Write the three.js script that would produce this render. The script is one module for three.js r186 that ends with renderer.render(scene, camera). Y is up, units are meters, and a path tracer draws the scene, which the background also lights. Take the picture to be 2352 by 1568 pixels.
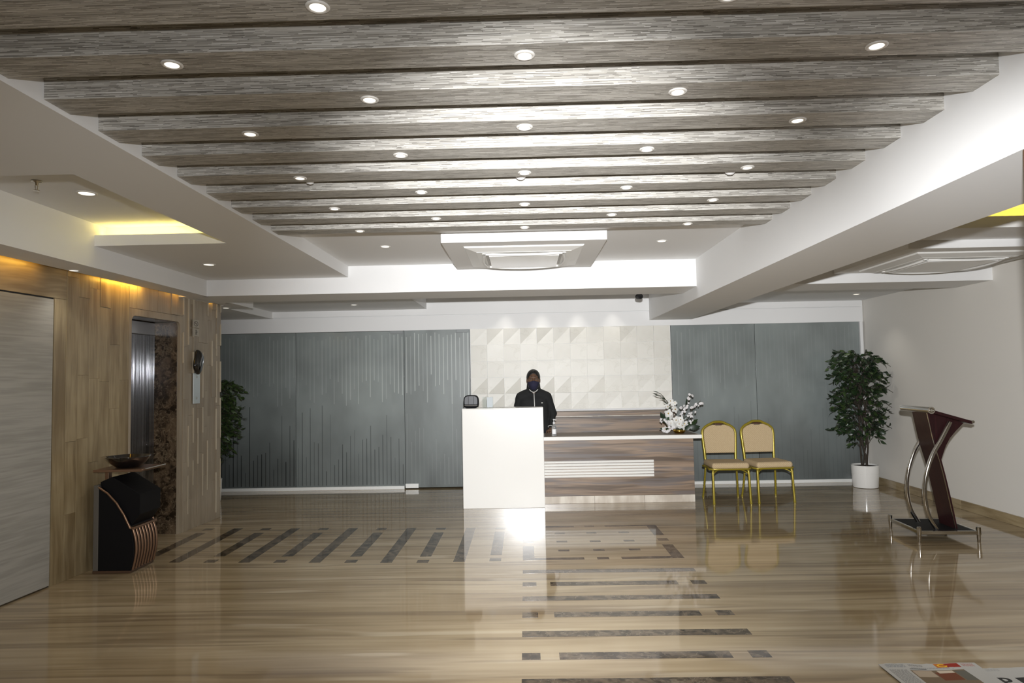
import * as THREE from 'three';
import { RoundedBoxGeometry } from 'three/addons/geometries/RoundedBoxGeometry.js';
import { mergeGeometries, mergeVertices } from 'three/addons/utils/BufferGeometryUtils.js';
import { RectAreaLightUniformsLib } from 'three/addons/lights/RectAreaLightUniformsLib.js';

// ---------------------------------------------------------------- camera, exposure, large lights
const scene = new THREE.Scene();
scene.background = new THREE.Color(0x000000);
const camera = new THREE.PerspectiveCamera(2 * Math.atan(784 / 1568) * 180 / Math.PI, 2352 / 1568, 0.05, 60);
camera.rotation.order = 'YXZ';
camera.rotation.set(0.05258, 0.0175, -0.0185);
camera.position.set(0, 1.55, 0);
const renderer = new THREE.WebGLRenderer({ antialias: true });
renderer.toneMapping = THREE.LinearToneMapping;
renderer.toneMappingExposure = 1.0;
renderer.shadowMap.enabled = true;
RectAreaLightUniformsLib.init();
function spot(color, intensity, at, to, angle, penumbra, soft) {
  const l = new THREE.SpotLight(color, intensity, 0, angle, penumbra, 2);
  l.position.set(...at); l.target.position.set(...to); l.castShadow = true; l.shadow.radius = soft;
  scene.add(l); scene.add(l.target);
  return l;
}
// the flash that took the picture: a hot-shoe head just above the lens, its wide rectangular beam as three overlapping cones
const FLASH = [0.03, 1.77, 0.02], FC = new THREE.Color(0.985, 0.99, 1);
spot(FC, 200, FLASH, [0.25, 1.25, -8], 0.50, 1, 1.5);
spot(FC, 30, FLASH, [-5.0, 1.05, -8], 0.42, 1, 1.5);
spot(FC, 135, FLASH, [5.6, 1.05, -8], 0.40, 1, 1.5);
spot(FC, 8, FLASH, [0, 2.4, -8], 1.15, 0.8, 1.5);            // the head's wide spill
const SLAT_LAMP = 0.7, CEIL_LAMP = 1.6, WALLWASH = 0.6, COVE = 20, AMBER = 17;

// ---------------------------------------------------------------- helpers
let seed = 1234567;
const rnd = () => { seed = (seed * 1664525 + 1013904223) >>> 0; return seed / 4294967296; };
const rr = (a, b) => a + (b - a) * rnd();
const V = (x, y, z) => new THREE.Vector3(x, y, z);
const used = {};
function numbered(n) { const k = used[n] = (used[n] ?? -1) + 1; return k ? n + '_' + String(k).padStart(3, '0') : n; }
const merge = (g) => {
  if (!Array.isArray(g)) return g;
  if (g.length === 1) return g[0];
  const ni = g.map((q) => { const r = q.index ? q.toNonIndexed() : q; for (const k of Object.keys(r.attributes)) if (!['position', 'normal', 'uv'].includes(k)) r.deleteAttribute(k); return r; });
  return mergeGeometries(ni);
};
function mesh(name, g, m, parent) {
  const o = new THREE.Mesh(merge(g), m); o.name = parent ? name : numbered(name); o.castShadow = o.receiveShadow = true;
  (parent ?? scene).add(o); return o;
}
function struct(name, at = [0, 0, 0]) { const o = new THREE.Group(); o.name = name; o.userData.kind = 'structure'; o.position.set(...at); scene.add(o); return o; }
function tag(o, label, category, group) { o.userData.label = label; o.userData.category = category; if (group) o.userData.group = group; return o; }
function thing(name, label, category, at = [0, 0, 0], turn = 0, group) {
  const o = new THREE.Group(); o.name = numbered(name); o.position.set(...at); o.rotation.y = turn; scene.add(o); return tag(o, label, category, group);
}
// uv in metres from the dominant direction of each face; (ox, oy) shifts, turned swaps the axes
function puv(g, turned = false, ox = 0, oy = 0) {
  if (g.index) g = g.toNonIndexed();
  const p = g.attributes.position, uv = new Float32Array(p.count * 2), a = V(), b = V(), c = V(), n = V();
  for (let i = 0; i < p.count; i += 3) {
    a.fromBufferAttribute(p, i); b.fromBufferAttribute(p, i + 1); c.fromBufferAttribute(p, i + 2);
    n.subVectors(b, a).cross(c.clone().sub(a));
    const ax = Math.abs(n.x), ay = Math.abs(n.y), az = Math.abs(n.z);
    [a, b, c].forEach((q, k) => {
      let u, v;
      if (az >= ax && az >= ay) { u = q.x; v = q.y; } else if (ay >= ax) { u = q.x; v = q.z; } else { u = q.z; v = q.y; }
      if (turned) [u, v] = [v, u];
      uv[(i + k) * 2] = u + ox; uv[(i + k) * 2 + 1] = v + oy;
    });
  }
  g.setAttribute('uv', new THREE.BufferAttribute(uv, 2));
  return g;
}
function bx(x0, x1, y0, y1, z0, z1, bev = 0, turned = false, ox = 0, oy = 0) {
  const w = x1 - x0, h = y1 - y0, d = z1 - z0;
  const g = bev ? new RoundedBoxGeometry(w, h, d, 2, Math.min(bev, w / 2.01, h / 2.01, d / 2.01)) : new THREE.BoxGeometry(w, h, d);
  g.translate((x0 + x1) / 2, (y0 + y1) / 2, (z0 + z1) / 2);
  return puv(g, turned, ox, oy);
}
function tube(pts, r, seg = 24, rad = 10, closed = false) {
  return new THREE.TubeGeometry(new THREE.CatmullRomCurve3(pts.map((p) => Array.isArray(p) ? V(...p) : p), closed, 'catmullrom', 0.5), seg, r, rad, closed);
}
function rod(a, b, r0, r1 = r0, seg = 12) {
  const A = V(...a), B = V(...b), d = B.clone().sub(A), g = new THREE.CylinderGeometry(r1, r0, d.length(), seg);
  g.applyQuaternion(new THREE.Quaternion().setFromUnitVectors(V(0, 1, 0), d.normalize()));
  const m = A.add(B).multiplyScalar(0.5); return g.translate(m.x, m.y, m.z);
}
const lathe = (pts, seg = 32) => new THREE.LatheGeometry(pts.map((p) => new THREE.Vector2(p[0], p[1])), seg);
function shape(pts, holes = []) { const s = new THREE.Shape(pts.map((p) => new THREE.Vector2(...p))); for (const h of holes) s.holes.push(h); return s; }
function extrude(s, depth, bevel = 0, curve = 12) {
  return new THREE.ExtrudeGeometry(s, { depth: depth - 2 * bevel, bevelEnabled: bevel > 0, bevelSize: bevel, bevelThickness: bevel, bevelOffset: -bevel, bevelSegments: 2, curveSegments: curve }).translate(0, 0, bevel);
}
// horizontal slab from a plan outline [[x, z], ...]
function plan(pts, y0, y1) { const g = extrude(shape(pts.map(([x, z]) => [x, -z])), y1 - y0); g.rotateX(-Math.PI / 2); g.translate(0, y0, 0); return puv(g); }

// ---------------------------------------------------------------- procedural textures
function hash(x, y, s) { let h = (x * 374761393 + y * 668265263 + s * 2246822519) | 0; h = Math.imul(h ^ (h >>> 13), 1274126177); return ((h ^ (h >>> 16)) >>> 0) / 4294967296; }
function vnoise(x, y, px, py, s) {
  const xi = Math.floor(x), yi = Math.floor(y), fx = x - xi, fy = y - yi, u = fx * fx * (3 - 2 * fx), v = fy * fy * (3 - 2 * fy);
  const X0 = ((xi % px) + px) % px, X1 = (X0 + 1) % px, Y0 = ((yi % py) + py) % py, Y1 = (Y0 + 1) % py;
  const a = hash(X0, Y0, s), b = hash(X1, Y0, s), c = hash(X0, Y1, s), d = hash(X1, Y1, s);
  return a + (b - a) * u + (c - a) * v + (a - b - c + d) * u * v;
}
function fbm(x, y, px, py, s, oct) { let t = 0, a = 0.5, n = 0; for (let i = 0; i < oct; i++) { t += a * vnoise(x, y, px, py, s + i * 17); n += a; a *= 0.5; x *= 2; y *= 2; px *= 2; py *= 2; } return t / n; }
const enc = (v) => { v = Math.min(1, Math.max(0, v)); return 255 * (v <= 0.0031308 ? 12.92 * v : 1.055 * Math.pow(v, 1 / 2.4) - 0.055); };
const mixc = (a, b, t) => [a[0] + (b[0] - a[0]) * t, a[1] + (b[1] - a[1]) * t, a[2] + (b[2] - a[2]) * t];
const sst = (a, b, x) => { const t = Math.min(1, Math.max(0, (x - a) / (b - a))); return t * t * (3 - 2 * t); };
function tex(w, h, fn, mw, mh, data = false) {
  const d = new Uint8Array(w * h * 4);
  for (let j = 0; j < h; j++) for (let i = 0; i < w; i++) {
    const c = fn(i / w, j / h, i, j), k = (j * w + i) * 4;
    if (data) { d[k] = d[k + 1] = d[k + 2] = 255 * Math.min(1, Math.max(0, c)); } else { d[k] = enc(c[0]); d[k + 1] = enc(c[1]); d[k + 2] = enc(c[2]); }
    d[k + 3] = 255;
  }
  const t = new THREE.DataTexture(d, w, h); t.wrapS = t.wrapT = THREE.RepeatWrapping; t.magFilter = THREE.LinearFilter; t.minFilter = THREE.LinearMipmapLinearFilter; t.generateMipmaps = true;
  if (!data) t.colorSpace = THREE.SRGBColorSpace;
  if (mw) t.repeat.set(1 / mw, 1 / mh);
  t.needsUpdate = true; return t;
}
// floor marble: beige, veins running along u
const floorTex = tex(2048, 2048, (u, v) => {
  const w = fbm(u * 5, v * 10, 5, 10, 3, 3), vv = v + 0.010 * (w - 0.5);
  const bands = fbm(u * 5, vv * 60, 5, 60, 11, 5), fine = fbm(u * 16, vv * 300, 16, 300, 23, 3), cloud = fbm(u * 9, v * 14, 9, 14, 31, 4);
  const vein = fbm(u * 8, vv * 120, 8, 120, 47, 3);
  let c = mixc([0.27, 0.20, 0.115], [0.455, 0.37, 0.245], sst(0.25, 0.75, 0.45 * bands + 0.25 * fine + 0.3 * cloud));
  c = mixc(c, [0.19, 0.135, 0.08], 0.6 * sst(0.58, 0.76, vein));
  c = mixc(c, [0.16, 0.112, 0.066], 0.5 * sst(0.64, 0.76, fbm(u * 4, vv * 210, 4, 210, 91, 3)));
  c = mixc(c, [0.55, 0.48, 0.36], 0.45 * sst(0.66, 0.82, fbm(u * 11, vv * 90, 11, 90, 77, 3)));
  return c;
}, 9.6, 9.6);
const marble = (a, b, d, k, size) => tex(1024, 1024, (u, v) => {
  const w = fbm(u * 4, v * 6, 4, 6, 5, 3), vv = v + 0.03 * (w - 0.5);
  const bands = fbm(u * 3, vv * 20, 3, 20, 12, 5), fine = fbm(u * 10, vv * 140, 10, 140, 26, 3), cl = fbm(u * 8, v * 10, 8, 10, 36, 4);
  const c = mixc(a, b, sst(0.28, 0.72, 0.45 * bands + 0.25 * fine + 0.3 * cl));
  return mixc(c, d, k * sst(0.6, 0.78, fbm(u * 4, vv * 50, 4, 50, 51, 3)));
}, size, size);
const wallMarbleTex = marble([0.215, 0.155, 0.078], [0.40, 0.32, 0.19], [0.155, 0.105, 0.05], 0.4, 2.4);
const paleMarbleTex = marble([0.335, 0.275, 0.20], [0.44, 0.375, 0.285], [0.26, 0.20, 0.135], 0.35, 2.4);
const emperadorTex = tex(512, 512, (u, v) => {
  const wx = fbm(u * 8, v * 8, 8, 8, 4, 4) - 0.5, wy = fbm(u * 8, v * 8, 8, 8, 9, 4) - 0.5, a = fbm(u * 14 + wx * 5, v * 14 + wy * 5, 14, 14, 14, 4), b = fbm(u * 40, v * 40, 40, 40, 19, 3);
  let c = mixc([0.026, 0.017, 0.010], [0.15, 0.105, 0.066], sst(0.3, 0.72, 0.7 * a + 0.3 * b));
  const r = Math.abs(fbm(u * 16 + wy * 6, v * 16 + wx * 6, 16, 16, 28, 5) - 0.5), q = Math.abs(fbm(u * 9 + wx * 5, v * 9 - wy * 5, 9, 9, 38, 5) - 0.5);
  return mixc(c, [0.30, 0.23, 0.15], 0.7 * (1 - sst(0.0, 0.03, Math.min(r, q * 1.2))) * sst(0.35, 0.6, b + 0.15));
}, 1.1, 1.1);
const inlayTex = tex(512, 512, (u, v) => {
  const wx = fbm(u * 8, v * 8, 8, 8, 44, 3) - 0.5, a = fbm(u * 14 + wx * 3, v * 14 + wx * 3, 14, 14, 54, 4), b = fbm(u * 30, v * 30, 30, 30, 64, 3);
  let c = mixc([0.038, 0.028, 0.019], [0.14, 0.107, 0.075], sst(0.3, 0.7, 0.6 * a + 0.4 * b));
  const r = Math.abs(fbm(u * 16 + wx * 4, v * 16, 16, 16, 81, 4) - 0.5);
  return mixc(c, [0.24, 0.2, 0.15], 0.55 * (1 - sst(0, 0.04, r)));
}, 1.0, 1.0);
// ceiling slat laminate: short dark and light dashes along u
const slatTex = (() => {
  const W = 2048, H = 256, base = new Float32Array(W * H), r = (() => { let s = 99; return () => { s = (s * 1664525 + 1013904223) >>> 0; return s / 4294967296; }; })();
  for (let j = 0; j < H; j += 2) {
    let i = -Math.floor(r() * 120);
    while (i < W) {
      const len = 24 + Math.floor(r() * r() * 210), q = r(), tone = q < 0.28 ? -0.55 - 0.45 * r() : q < 0.5 ? 0.45 + 0.5 * r() : (r() - 0.5) * 0.5;
      for (let k = Math.max(0, i); k < Math.min(W, i + len); k++) { base[j * W + k] = tone; base[(j + 1) * W + k] = tone * 0.8; }
      i += len;
    }
  }
  return tex(W, H, (u, v, i, j) => {
    const t = base[j * W + i], f = fbm(u * 6, v * 6, 6, 6, 8, 3) - 0.5;
    let c = [0.415, 0.395, 0.355];
    c = t < 0 ? mixc(c, [0.14, 0.13, 0.113], -t) : mixc(c, [0.66, 0.645, 0.61], t);
    return c.map((x) => x * (1 + 0.25 * f));
  }, 1.9, 0.25);
})();
const woodTex = tex(1024, 512, (u, v) => {
  const w = fbm(u * 3, v * 4, 3, 4, 2, 3) - 0.5, vv = v + 0.05 * w, b = fbm(u * 2, vv * 9, 2, 9, 61, 3), f = fbm(u * 5, vv * 80, 5, 80, 66, 3), k = fbm(u * 4, vv * 22, 4, 22, 71, 3);
  let c = mixc([0.10, 0.068, 0.045], [0.30, 0.215, 0.15], sst(0.32, 0.68, 0.65 * b + 0.35 * f));
  c = mixc(c, [0.145, 0.128, 0.125], 0.7 * sst(0.45, 0.7, k));
  return mixc(c, [0.05, 0.034, 0.026], 0.6 * sst(0.66, 0.8, fbm(u * 3, vv * 34, 3, 34, 91, 3)));
}, 1.9, 0.72);
const laminateTex = tex(512, 512, (u, v) => {
  const f = fbm(u * 5, v * 110, 5, 110, 7, 3), g = fbm(u * 4, v * 26, 4, 26, 9, 3);
  return mixc([0.31, 0.30, 0.268], [0.40, 0.385, 0.35], sst(0.25, 0.75, 0.6 * f + 0.4 * g));
}, 1.3, 1.3);
const creamTex = tex(512, 512, (u, v) => {
  const f = fbm(u * 5, v * 5, 5, 5, 17, 5), g = Math.abs(fbm(u * 4, v * 4, 4, 4, 29, 5) - 0.5);
  return mixc(mixc([0.70, 0.68, 0.61], [0.80, 0.785, 0.73], f), [0.55, 0.53, 0.46], 0.25 * (1 - sst(0, 0.02, g)));
}, 0.9, 0.9);
const skirtTex = tex(512, 512, (u, v) => {
  const f = fbm(u * 14, v * 3, 14, 3, 37, 4), g = fbm(u * 5, v * 5, 5, 5, 39, 4);
  return mixc([0.50, 0.44, 0.37], [0.70, 0.65, 0.57], sst(0.3, 0.7, 0.6 * f + 0.4 * g));
}, 1.0, 1.0);
const mahoganyTex = tex(256, 512, (u, v) => {
  const f = fbm(u * 40, v * 4, 40, 4, 47, 3);
  return mixc([0.012, 0.0035, 0.004], [0.035, 0.009, 0.010], f);
}, 0.5, 1);
const fabricTex = tex(512, 512, (u, v) => {
  const U = u * 18, W = v * 18, d = Math.abs(((U + W) % 1) - 0.5) + Math.abs((((U - W) % 1) + 1) % 1 - 0.5), n = fbm(u * 60, v * 60, 60, 60, 57, 2);
  return mixc([0.40, 0.295, 0.165], [0.54, 0.42, 0.26], 0.5 * sst(0.2, 0.7, d) + 0.5 * n);
}, 0.45, 0.45);
// frosted film with vertical clear lines of uneven length
function filmTex(s, width, light, dark, bias, shadeLow) { // colour print and how much passes through
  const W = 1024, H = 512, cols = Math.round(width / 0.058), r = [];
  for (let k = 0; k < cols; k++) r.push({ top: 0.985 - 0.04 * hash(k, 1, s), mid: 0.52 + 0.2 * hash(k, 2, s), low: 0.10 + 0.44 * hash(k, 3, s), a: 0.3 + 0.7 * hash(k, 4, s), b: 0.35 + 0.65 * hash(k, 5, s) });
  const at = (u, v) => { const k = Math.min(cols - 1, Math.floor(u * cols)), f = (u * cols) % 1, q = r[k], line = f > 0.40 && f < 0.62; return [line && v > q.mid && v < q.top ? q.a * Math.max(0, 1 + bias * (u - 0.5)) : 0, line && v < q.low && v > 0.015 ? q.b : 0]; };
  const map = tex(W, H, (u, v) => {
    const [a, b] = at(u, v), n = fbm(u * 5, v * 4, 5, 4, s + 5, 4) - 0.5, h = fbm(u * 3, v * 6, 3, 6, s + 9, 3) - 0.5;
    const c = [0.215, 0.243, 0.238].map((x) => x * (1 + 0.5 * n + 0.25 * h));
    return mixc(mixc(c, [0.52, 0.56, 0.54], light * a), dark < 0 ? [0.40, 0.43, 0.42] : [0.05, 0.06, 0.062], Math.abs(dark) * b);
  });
  const through = tex(W, H, (u, v) => { const b = at(u, v)[1]; return 0.06 + shadeLow * (1 - sst(0.0, 0.62, v)) * (0.75 + 0.5 * fbm(u * 4, v * 3, 4, 3, s + 31, 3)) + 0.3 * Math.max(0, dark) * b; }, 0, 0, true);  // see-through raised downwards to imitate the darker reflections low on the panes
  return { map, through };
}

// vertical brush grooves: the surface turns left and right from groove to groove
const brushedTex = (() => {
  const W = 512, H = 64, d = new Uint8Array(W * H * 4);
  for (let i = 0; i < W; i++) { const a = (hash(i, 7, 3) * 2 - 1) * 1.3; for (let j = 0; j < H; j++) { const k = (j * W + i) * 4; d[k] = 127.5 + 127.5 * Math.sin(a); d[k + 1] = 127.5; d[k + 2] = 127.5 + 127.5 * Math.cos(a); d[k + 3] = 255; } }
  const t = new THREE.DataTexture(d, W, H); t.wrapS = t.wrapT = THREE.RepeatWrapping; t.magFilter = THREE.LinearFilter; t.repeat.set(1 / 0.16, 1); t.needsUpdate = true; return t;
})();

// ---------------------------------------------------------------- materials
const std = (o) => new THREE.MeshStandardMaterial(o), phy = (o) => new THREE.MeshPhysicalMaterial(o), lin = (r, g, b) => new THREE.Color().setRGB(r, g, b);
const M = {
  white: std({ color: lin(0.80, 0.80, 0.795), roughness: 0.75 }),
  wallPaint: std({ color: lin(0.74, 0.715, 0.665), roughness: 0.7 }),
  plain: std({ color: lin(0.40, 0.37, 0.33), roughness: 0.8 }),
  dark: std({ color: lin(0.02, 0.02, 0.022), roughness: 0.6 }),
  backRoom: std({ color: lin(0.07, 0.08, 0.085), roughness: 0.8 }),
  floor: phy({ map: floorTex, roughness: 0.06, specularIntensity: 1, ior: 1.6 }),
  inlay: phy({ map: inlayTex, roughness: 0.06, ior: 1.6 }),
  stone: phy({ map: wallMarbleTex, roughness: 0.3, ior: 1.5 }),
  paleStone: phy({ map: paleMarbleTex, roughness: 0.35, ior: 1.5 }),
  litEdge: phy({ color: lin(0.56, 0.50, 0.39), roughness: 0.3 }),
  emperador: phy({ map: emperadorTex, roughness: 0.2, ior: 1.55 }),
  slat: std({ map: slatTex, roughness: 0.5 }),
  laminate: std({ map: laminateTex, roughness: 0.5 }),
  wood: std({ map: woodTex, roughness: 0.42 }),
  counter: phy({ color: lin(0.82, 0.81, 0.775), roughness: 0.2, ior: 1.5 }),
  cream: phy({ map: creamTex, roughness: 0.42 }),
  skirt: phy({ map: wallMarbleTex, roughness: 0.25 }),
  plinth: phy({ map: skirtTex, roughness: 0.25 }),
  steel: std({ color: lin(0.46, 0.46, 0.47), metalness: 1, roughness: 0.3 }),
  fitting: std({ color: lin(0.22, 0.235, 0.235), metalness: 0.3, roughness: 0.55 }),
  brushed: std({ color: lin(0.27, 0.275, 0.29), metalness: 1, roughness: 0.11, normalMap: brushedTex }),
  chrome: std({ color: lin(0.62, 0.60, 0.56), metalness: 1, roughness: 0.12 }),
  alu: std({ color: lin(0.85, 0.86, 0.84), metalness: 0.2, roughness: 0.35 }),
  gold: std({ color: lin(0.30, 0.235, 0.025), metalness: 0.35, roughness: 0.3 }),
  brass: std({ color: lin(0.62, 0.40, 0.08), metalness: 1, roughness: 0.22 }),
  fabric: std({ map: fabricTex, roughness: 0.9 }),
  black: phy({ color: lin(0.006, 0.006, 0.007), roughness: 0.6, specularIntensity: 0.35 }),
  blackGloss: phy({ color: lin(0.006, 0.006, 0.007), roughness: 0.1, clearcoat: 1, clearcoatRoughness: 0.05 }),
  blackMesh: std({ color: lin(0.03, 0.031, 0.034), roughness: 0.4, metalness: 0.3 }),
  copper: std({ color: lin(0.30, 0.185, 0.12), metalness: 0.8, roughness: 0.35 }),
  mahogany: phy({ map: mahoganyTex, roughness: 0.4, clearcoat: 0.15, clearcoatRoughness: 0.15, specularIntensity: 0.6 }),
  brown: std({ color: lin(0.085, 0.045, 0.025), roughness: 0.4 }),
  pot: phy({ color: lin(0.80, 0.79, 0.76), roughness: 0.16 }),
  soil: std({ color: lin(0.03, 0.022, 0.015), roughness: 1 }),
  trunk: std({ color: lin(0.035, 0.026, 0.018), roughness: 0.85 }),
  leafA: phy({ color: lin(0.020, 0.042, 0.014), roughness: 0.38, transmission: 0.1, thickness: 0, side: THREE.DoubleSide }),
  leafB: phy({ color: lin(0.042, 0.075, 0.020), roughness: 0.42, transmission: 0.1, thickness: 0, side: THREE.DoubleSide }),
  leafC: phy({ color: lin(0.012, 0.026, 0.011), roughness: 0.36, transmission: 0.1, thickness: 0, side: THREE.DoubleSide }),
  petal: phy({ color: lin(0.80, 0.80, 0.77), roughness: 0.6, transmission: 0.15, thickness: 0, side: THREE.DoubleSide }),
  blossom: std({ color: lin(0.70, 0.68, 0.68), roughness: 0.7 }),
  stem: std({ color: lin(0.055, 0.042, 0.024), roughness: 0.8 }),
  acPlastic: std({ color: lin(0.80, 0.795, 0.77), roughness: 0.4 }),
  acGloss: phy({ color: lin(0.82, 0.815, 0.80), roughness: 0.14 }),
  acShade: std({ color: lin(0.46, 0.45, 0.43), roughness: 0.5 }),
  acrylic: phy({ color: lin(0.95, 0.97, 0.97), roughness: 0.03, transmission: 1, thickness: 0, ior: 1.49 }),
  lampGlow: std({ color: lin(0.9, 0.88, 0.8), emissive: lin(1, 0.93, 0.78), emissiveIntensity: 1.6, roughness: 0.4 }),
  coveGlow: std({ color: lin(0.9, 0.75, 0.3), emissive: lin(1, 0.72, 0.16), emissiveIntensity: 2.5, roughness: 0.5 }),
  amberGlow: std({ color: lin(0.9, 0.6, 0.2), emissive: lin(1, 0.52, 0.10), emissiveIntensity: 1.5, roughness: 0.5 }),
  trimRing: std({ color: lin(0.72, 0.70, 0.66), roughness: 0.35 }),
  skin: phy({ color: lin(0.125, 0.066, 0.038), roughness: 0.5 }),
  hair: std({ color: lin(0.007, 0.006, 0.006), roughness: 0.5 }),
  jacket: std({ color: lin(0.0085, 0.009, 0.0095), roughness: 0.85 }),
  mask: std({ color: lin(0.018, 0.017, 0.045), roughness: 0.85 }),
  piping: std({ color: lin(0.72, 0.71, 0.68), roughness: 0.6 }),
  trousers: std({ color: lin(0.01, 0.01, 0.014), roughness: 0.85 }),
  eyeWhite: std({ color: lin(0.30, 0.275, 0.245), roughness: 0.2 }),
  gelBottle: phy({ color: lin(0.92, 0.95, 0.96), roughness: 0.08, transmission: 0.85, thickness: 0.04, ior: 1.4 }),
  whitePlastic: std({ color: lin(0.8, 0.8, 0.8), roughness: 0.35 }),
};

// ---------------------------------------------------------------- floor and its inlaid strips
const floor = struct('floor');
mesh('floor_slab', bx(-5.4, 5.1, -0.12, 0, -12.2, 3.2), M.floor, floor);
const inlay = (x0, x1, z0, z1) => mesh('floor_inlay', bx(x0, x1, -0.004, 0.0006, z0, z1, 0, false, rnd() * 3, rnd() * 3), M.inlay, floor);
for (let k = 0; k < 9; k++) {                                      // band towards the lift: strips run away from the viewer
  const x = -3.435 + k * 0.311, z = -7.235 + (k - 4) * 0.017, b = z + 1.32;
  if (k % 2) inlay(x, x + 0.1, z - 0.02, b);
  else { inlay(x, x + 0.1, z - 0.02, z + 0.07); inlay(x, x + 0.1, z + 0.19, b - 0.2); inlay(x, x + 0.1, b - 0.09, b); }
}
{ const x = -3.435 + 9 * 0.311, z = -7.16; inlay(x, x + 0.1, z, z + 1.3); inlay(-0.33, -0.23, z, z + 0.07); inlay(-0.33, -0.23, z + 0.19, -6.07); inlay(-0.33, -0.23, -5.96, -5.87); }
for (let k = 0; k < 9; k++) {                                      // band towards the entrance: strips run across
  const z = -5.585 + k * 0.331;
  if (k % 2 === 0) inlay(-0.045, 1.322, z, z + 0.096);
  else { inlay(-0.045, 0.058, z, z + 0.096); inlay(0.163, 1.112, z, z + 0.096); inlay(1.215, 1.322, z, z + 0.096); }
}
for (const [x0, x1, z0, z1] of [[-0.045, 0.48, -7.19, -7.13], [0.588, 0.688, -7.19, -7.13], [0.795, 1.225, -7.19, -7.13], [1.225, 1.322, -7.19, -6.72], [1.225, 1.322, -6.6, -6.5], [1.225, 1.322, -6.36, -5.88],
  [0.795, 1.225, -5.95, -5.88], [0.588, 0.688, -5.95, -5.88], [0.055, 0.478, -5.95, -5.88], [-0.045, 0.055, -7.13, -6.72], [-0.045, 0.055, -6.6, -6.5], [-0.045, 0.055, -6.36, -5.88]]) inlay(x0, x1, z0, z1);
for (const x of [0.32, 0.632, 0.95]) for (const z of [-6.865, -6.52, -6.19]) inlay(x - 0.05, x + 0.05, z - 0.03, z + 0.03);

// ---------------------------------------------------------------- ceiling
const ceiling = struct('ceiling');
const CP = (n, ...a) => mesh(n, bx(...a), M.white, ceiling);
CP('ceiling_panel', -1.82, 1.80, 2.742, 2.86, -7.1, 3.1);
CP('ceiling_panel', -3.31, -1.82, 2.625, 2.709, -7.1, -5.18);     // left bay around its recess
CP('ceiling_panel', -2.28, -1.82, 2.625, 2.709, -5.18, -3.39);
CP('ceiling_panel', -3.31, -1.82, 2.625, 2.709, -3.39, 3.1);
CP('beam', -1.90, -1.82, 2.709, 2.86, -7.1, 3.1);
CP('recess_panel', -5.3, -1.9, 2.80, 2.86, -9.9, 3.1);
CP('cove_wall', -3.31, -1.9, 2.709, 2.80, -5.46, -5.33);
CP('cove_wall', -3.31, -1.9, 2.709, 2.80, -3.24, -3.10);
CP('cove_wall', -2.10, -1.9, 2.709, 2.80, -5.33, -3.24);
CP('soffit_face', -3.36, -3.31, 2.456, 2.80, -7.1, 3.1);
mesh('soffit', plan([[-3.36, 3.1], [-3.36, -7.93], [-3.50, -7.93], [-3.505, -7.7], [-3.60, -4.604], [-3.84, 3.1]], 2.456, 2.50), M.white, ceiling);
CP('beam', -5.3, 1.80, 2.456, 2.86, -7.65, -7.05).scale.x = 1;
CP('beam', 2.39, 4.82, 2.456, 2.86, -7.65, -7.05);
CP('soffit', -3.52, -3.33, 2.456, 2.62, -7.94, -7.65);
CP('soffit', -5.3, -3.33, 2.456, 2.62, -8.33, -7.94);
CP('soffit', -5.3, -3.62, 2.456, 2.62, -9.76, -8.33);
CP('ceiling_panel', -5.3, -1.39, 2.553, 2.80, -9.8, -7.65);
CP('ceiling_panel', -1.39, 1.79, 2.72, 2.86, -9.8, -7.65);
CP('ceiling_panel', 2.39, 4.82, 2.553, 2.86, -9.8, -7.65);
CP('beam', 1.795, 2.39, 2.33, 2.86, -9.76, 3.1);                 // deep beam on the right
CP('ceiling_panel', 2.39, 4.82, 2.62, 2.706, -7.05, -5.2);        // right bay around its recess
CP('ceiling_panel', 2.39, 2.75, 2.62, 2.706, -5.2, -3.4);
CP('ceiling_panel', 4.45, 4.82, 2.62, 2.706, -5.2, -3.4);
CP('ceiling_panel', 2.39, 4.82, 2.62, 2.706, -3.4, 3.1);
CP('recess_panel', 2.39, 4.82, 2.80, 2.86, -7.05, 3.1);
CP('cove_wall', 2.39, 4.82, 2.706, 2.80, -5.47, -5.35);
CP('cove_wall', 2.39, 4.82, 2.706, 2.80, -3.25, -3.12);
CP('cove_wall', 2.39, 2.6, 2.706, 2.80, -5.35, -3.25);
CP('cove_wall', 4.6, 4.82, 2.706, 2.80, -5.35, -3.25);
const slatZ = (k) => -1.935 - 0.3347 * k;
for (let k = -1; k < 10; k++) {
  const z = slatZ(k), o = rnd() * 2;
  mesh('slat', bx(-1.82, 1.797, 2.645, 2.744, z - 0.077, z + 0.077, 0.003, false, o, k * 0.11), M.slat, ceiling);
}
// warm cove strips
function cove(at, w, turnTo, color, power, glow, h = 0.02) {
  const s = mesh('led_strip', new THREE.BoxGeometry(w, 0.008, h), glow, ceiling); s.position.set(...at); s.rotation.y = turnTo ? Math.PI / 2 : 0;
  const l = new THREE.RectAreaLight(color, power, w, h); l.position.set(at[0], at[1] + 0.008, at[2]);
  if (turnTo) { l.rotation.set(Math.PI / 2, 0, Math.PI / 2); } else l.rotation.set(Math.PI / 2, 0, 0);
  scene.add(l); return l;
}
const YEL = lin(1, 0.80, 0.22), AMB = lin(1, 0.55, 0.06);
cove([-2.78, 2.716, -5.27], 1.02, false, YEL, COVE, M.coveGlow);
cove([3.55, 2.713, -5.29], 1.7, false, lin(1, 0.72, 0.08), COVE * 0.5, M.coveGlow);
cove([-2.19, 2.716, -4.75], 0.8, true, YEL, COVE * 0.35, M.coveGlow);
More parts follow.
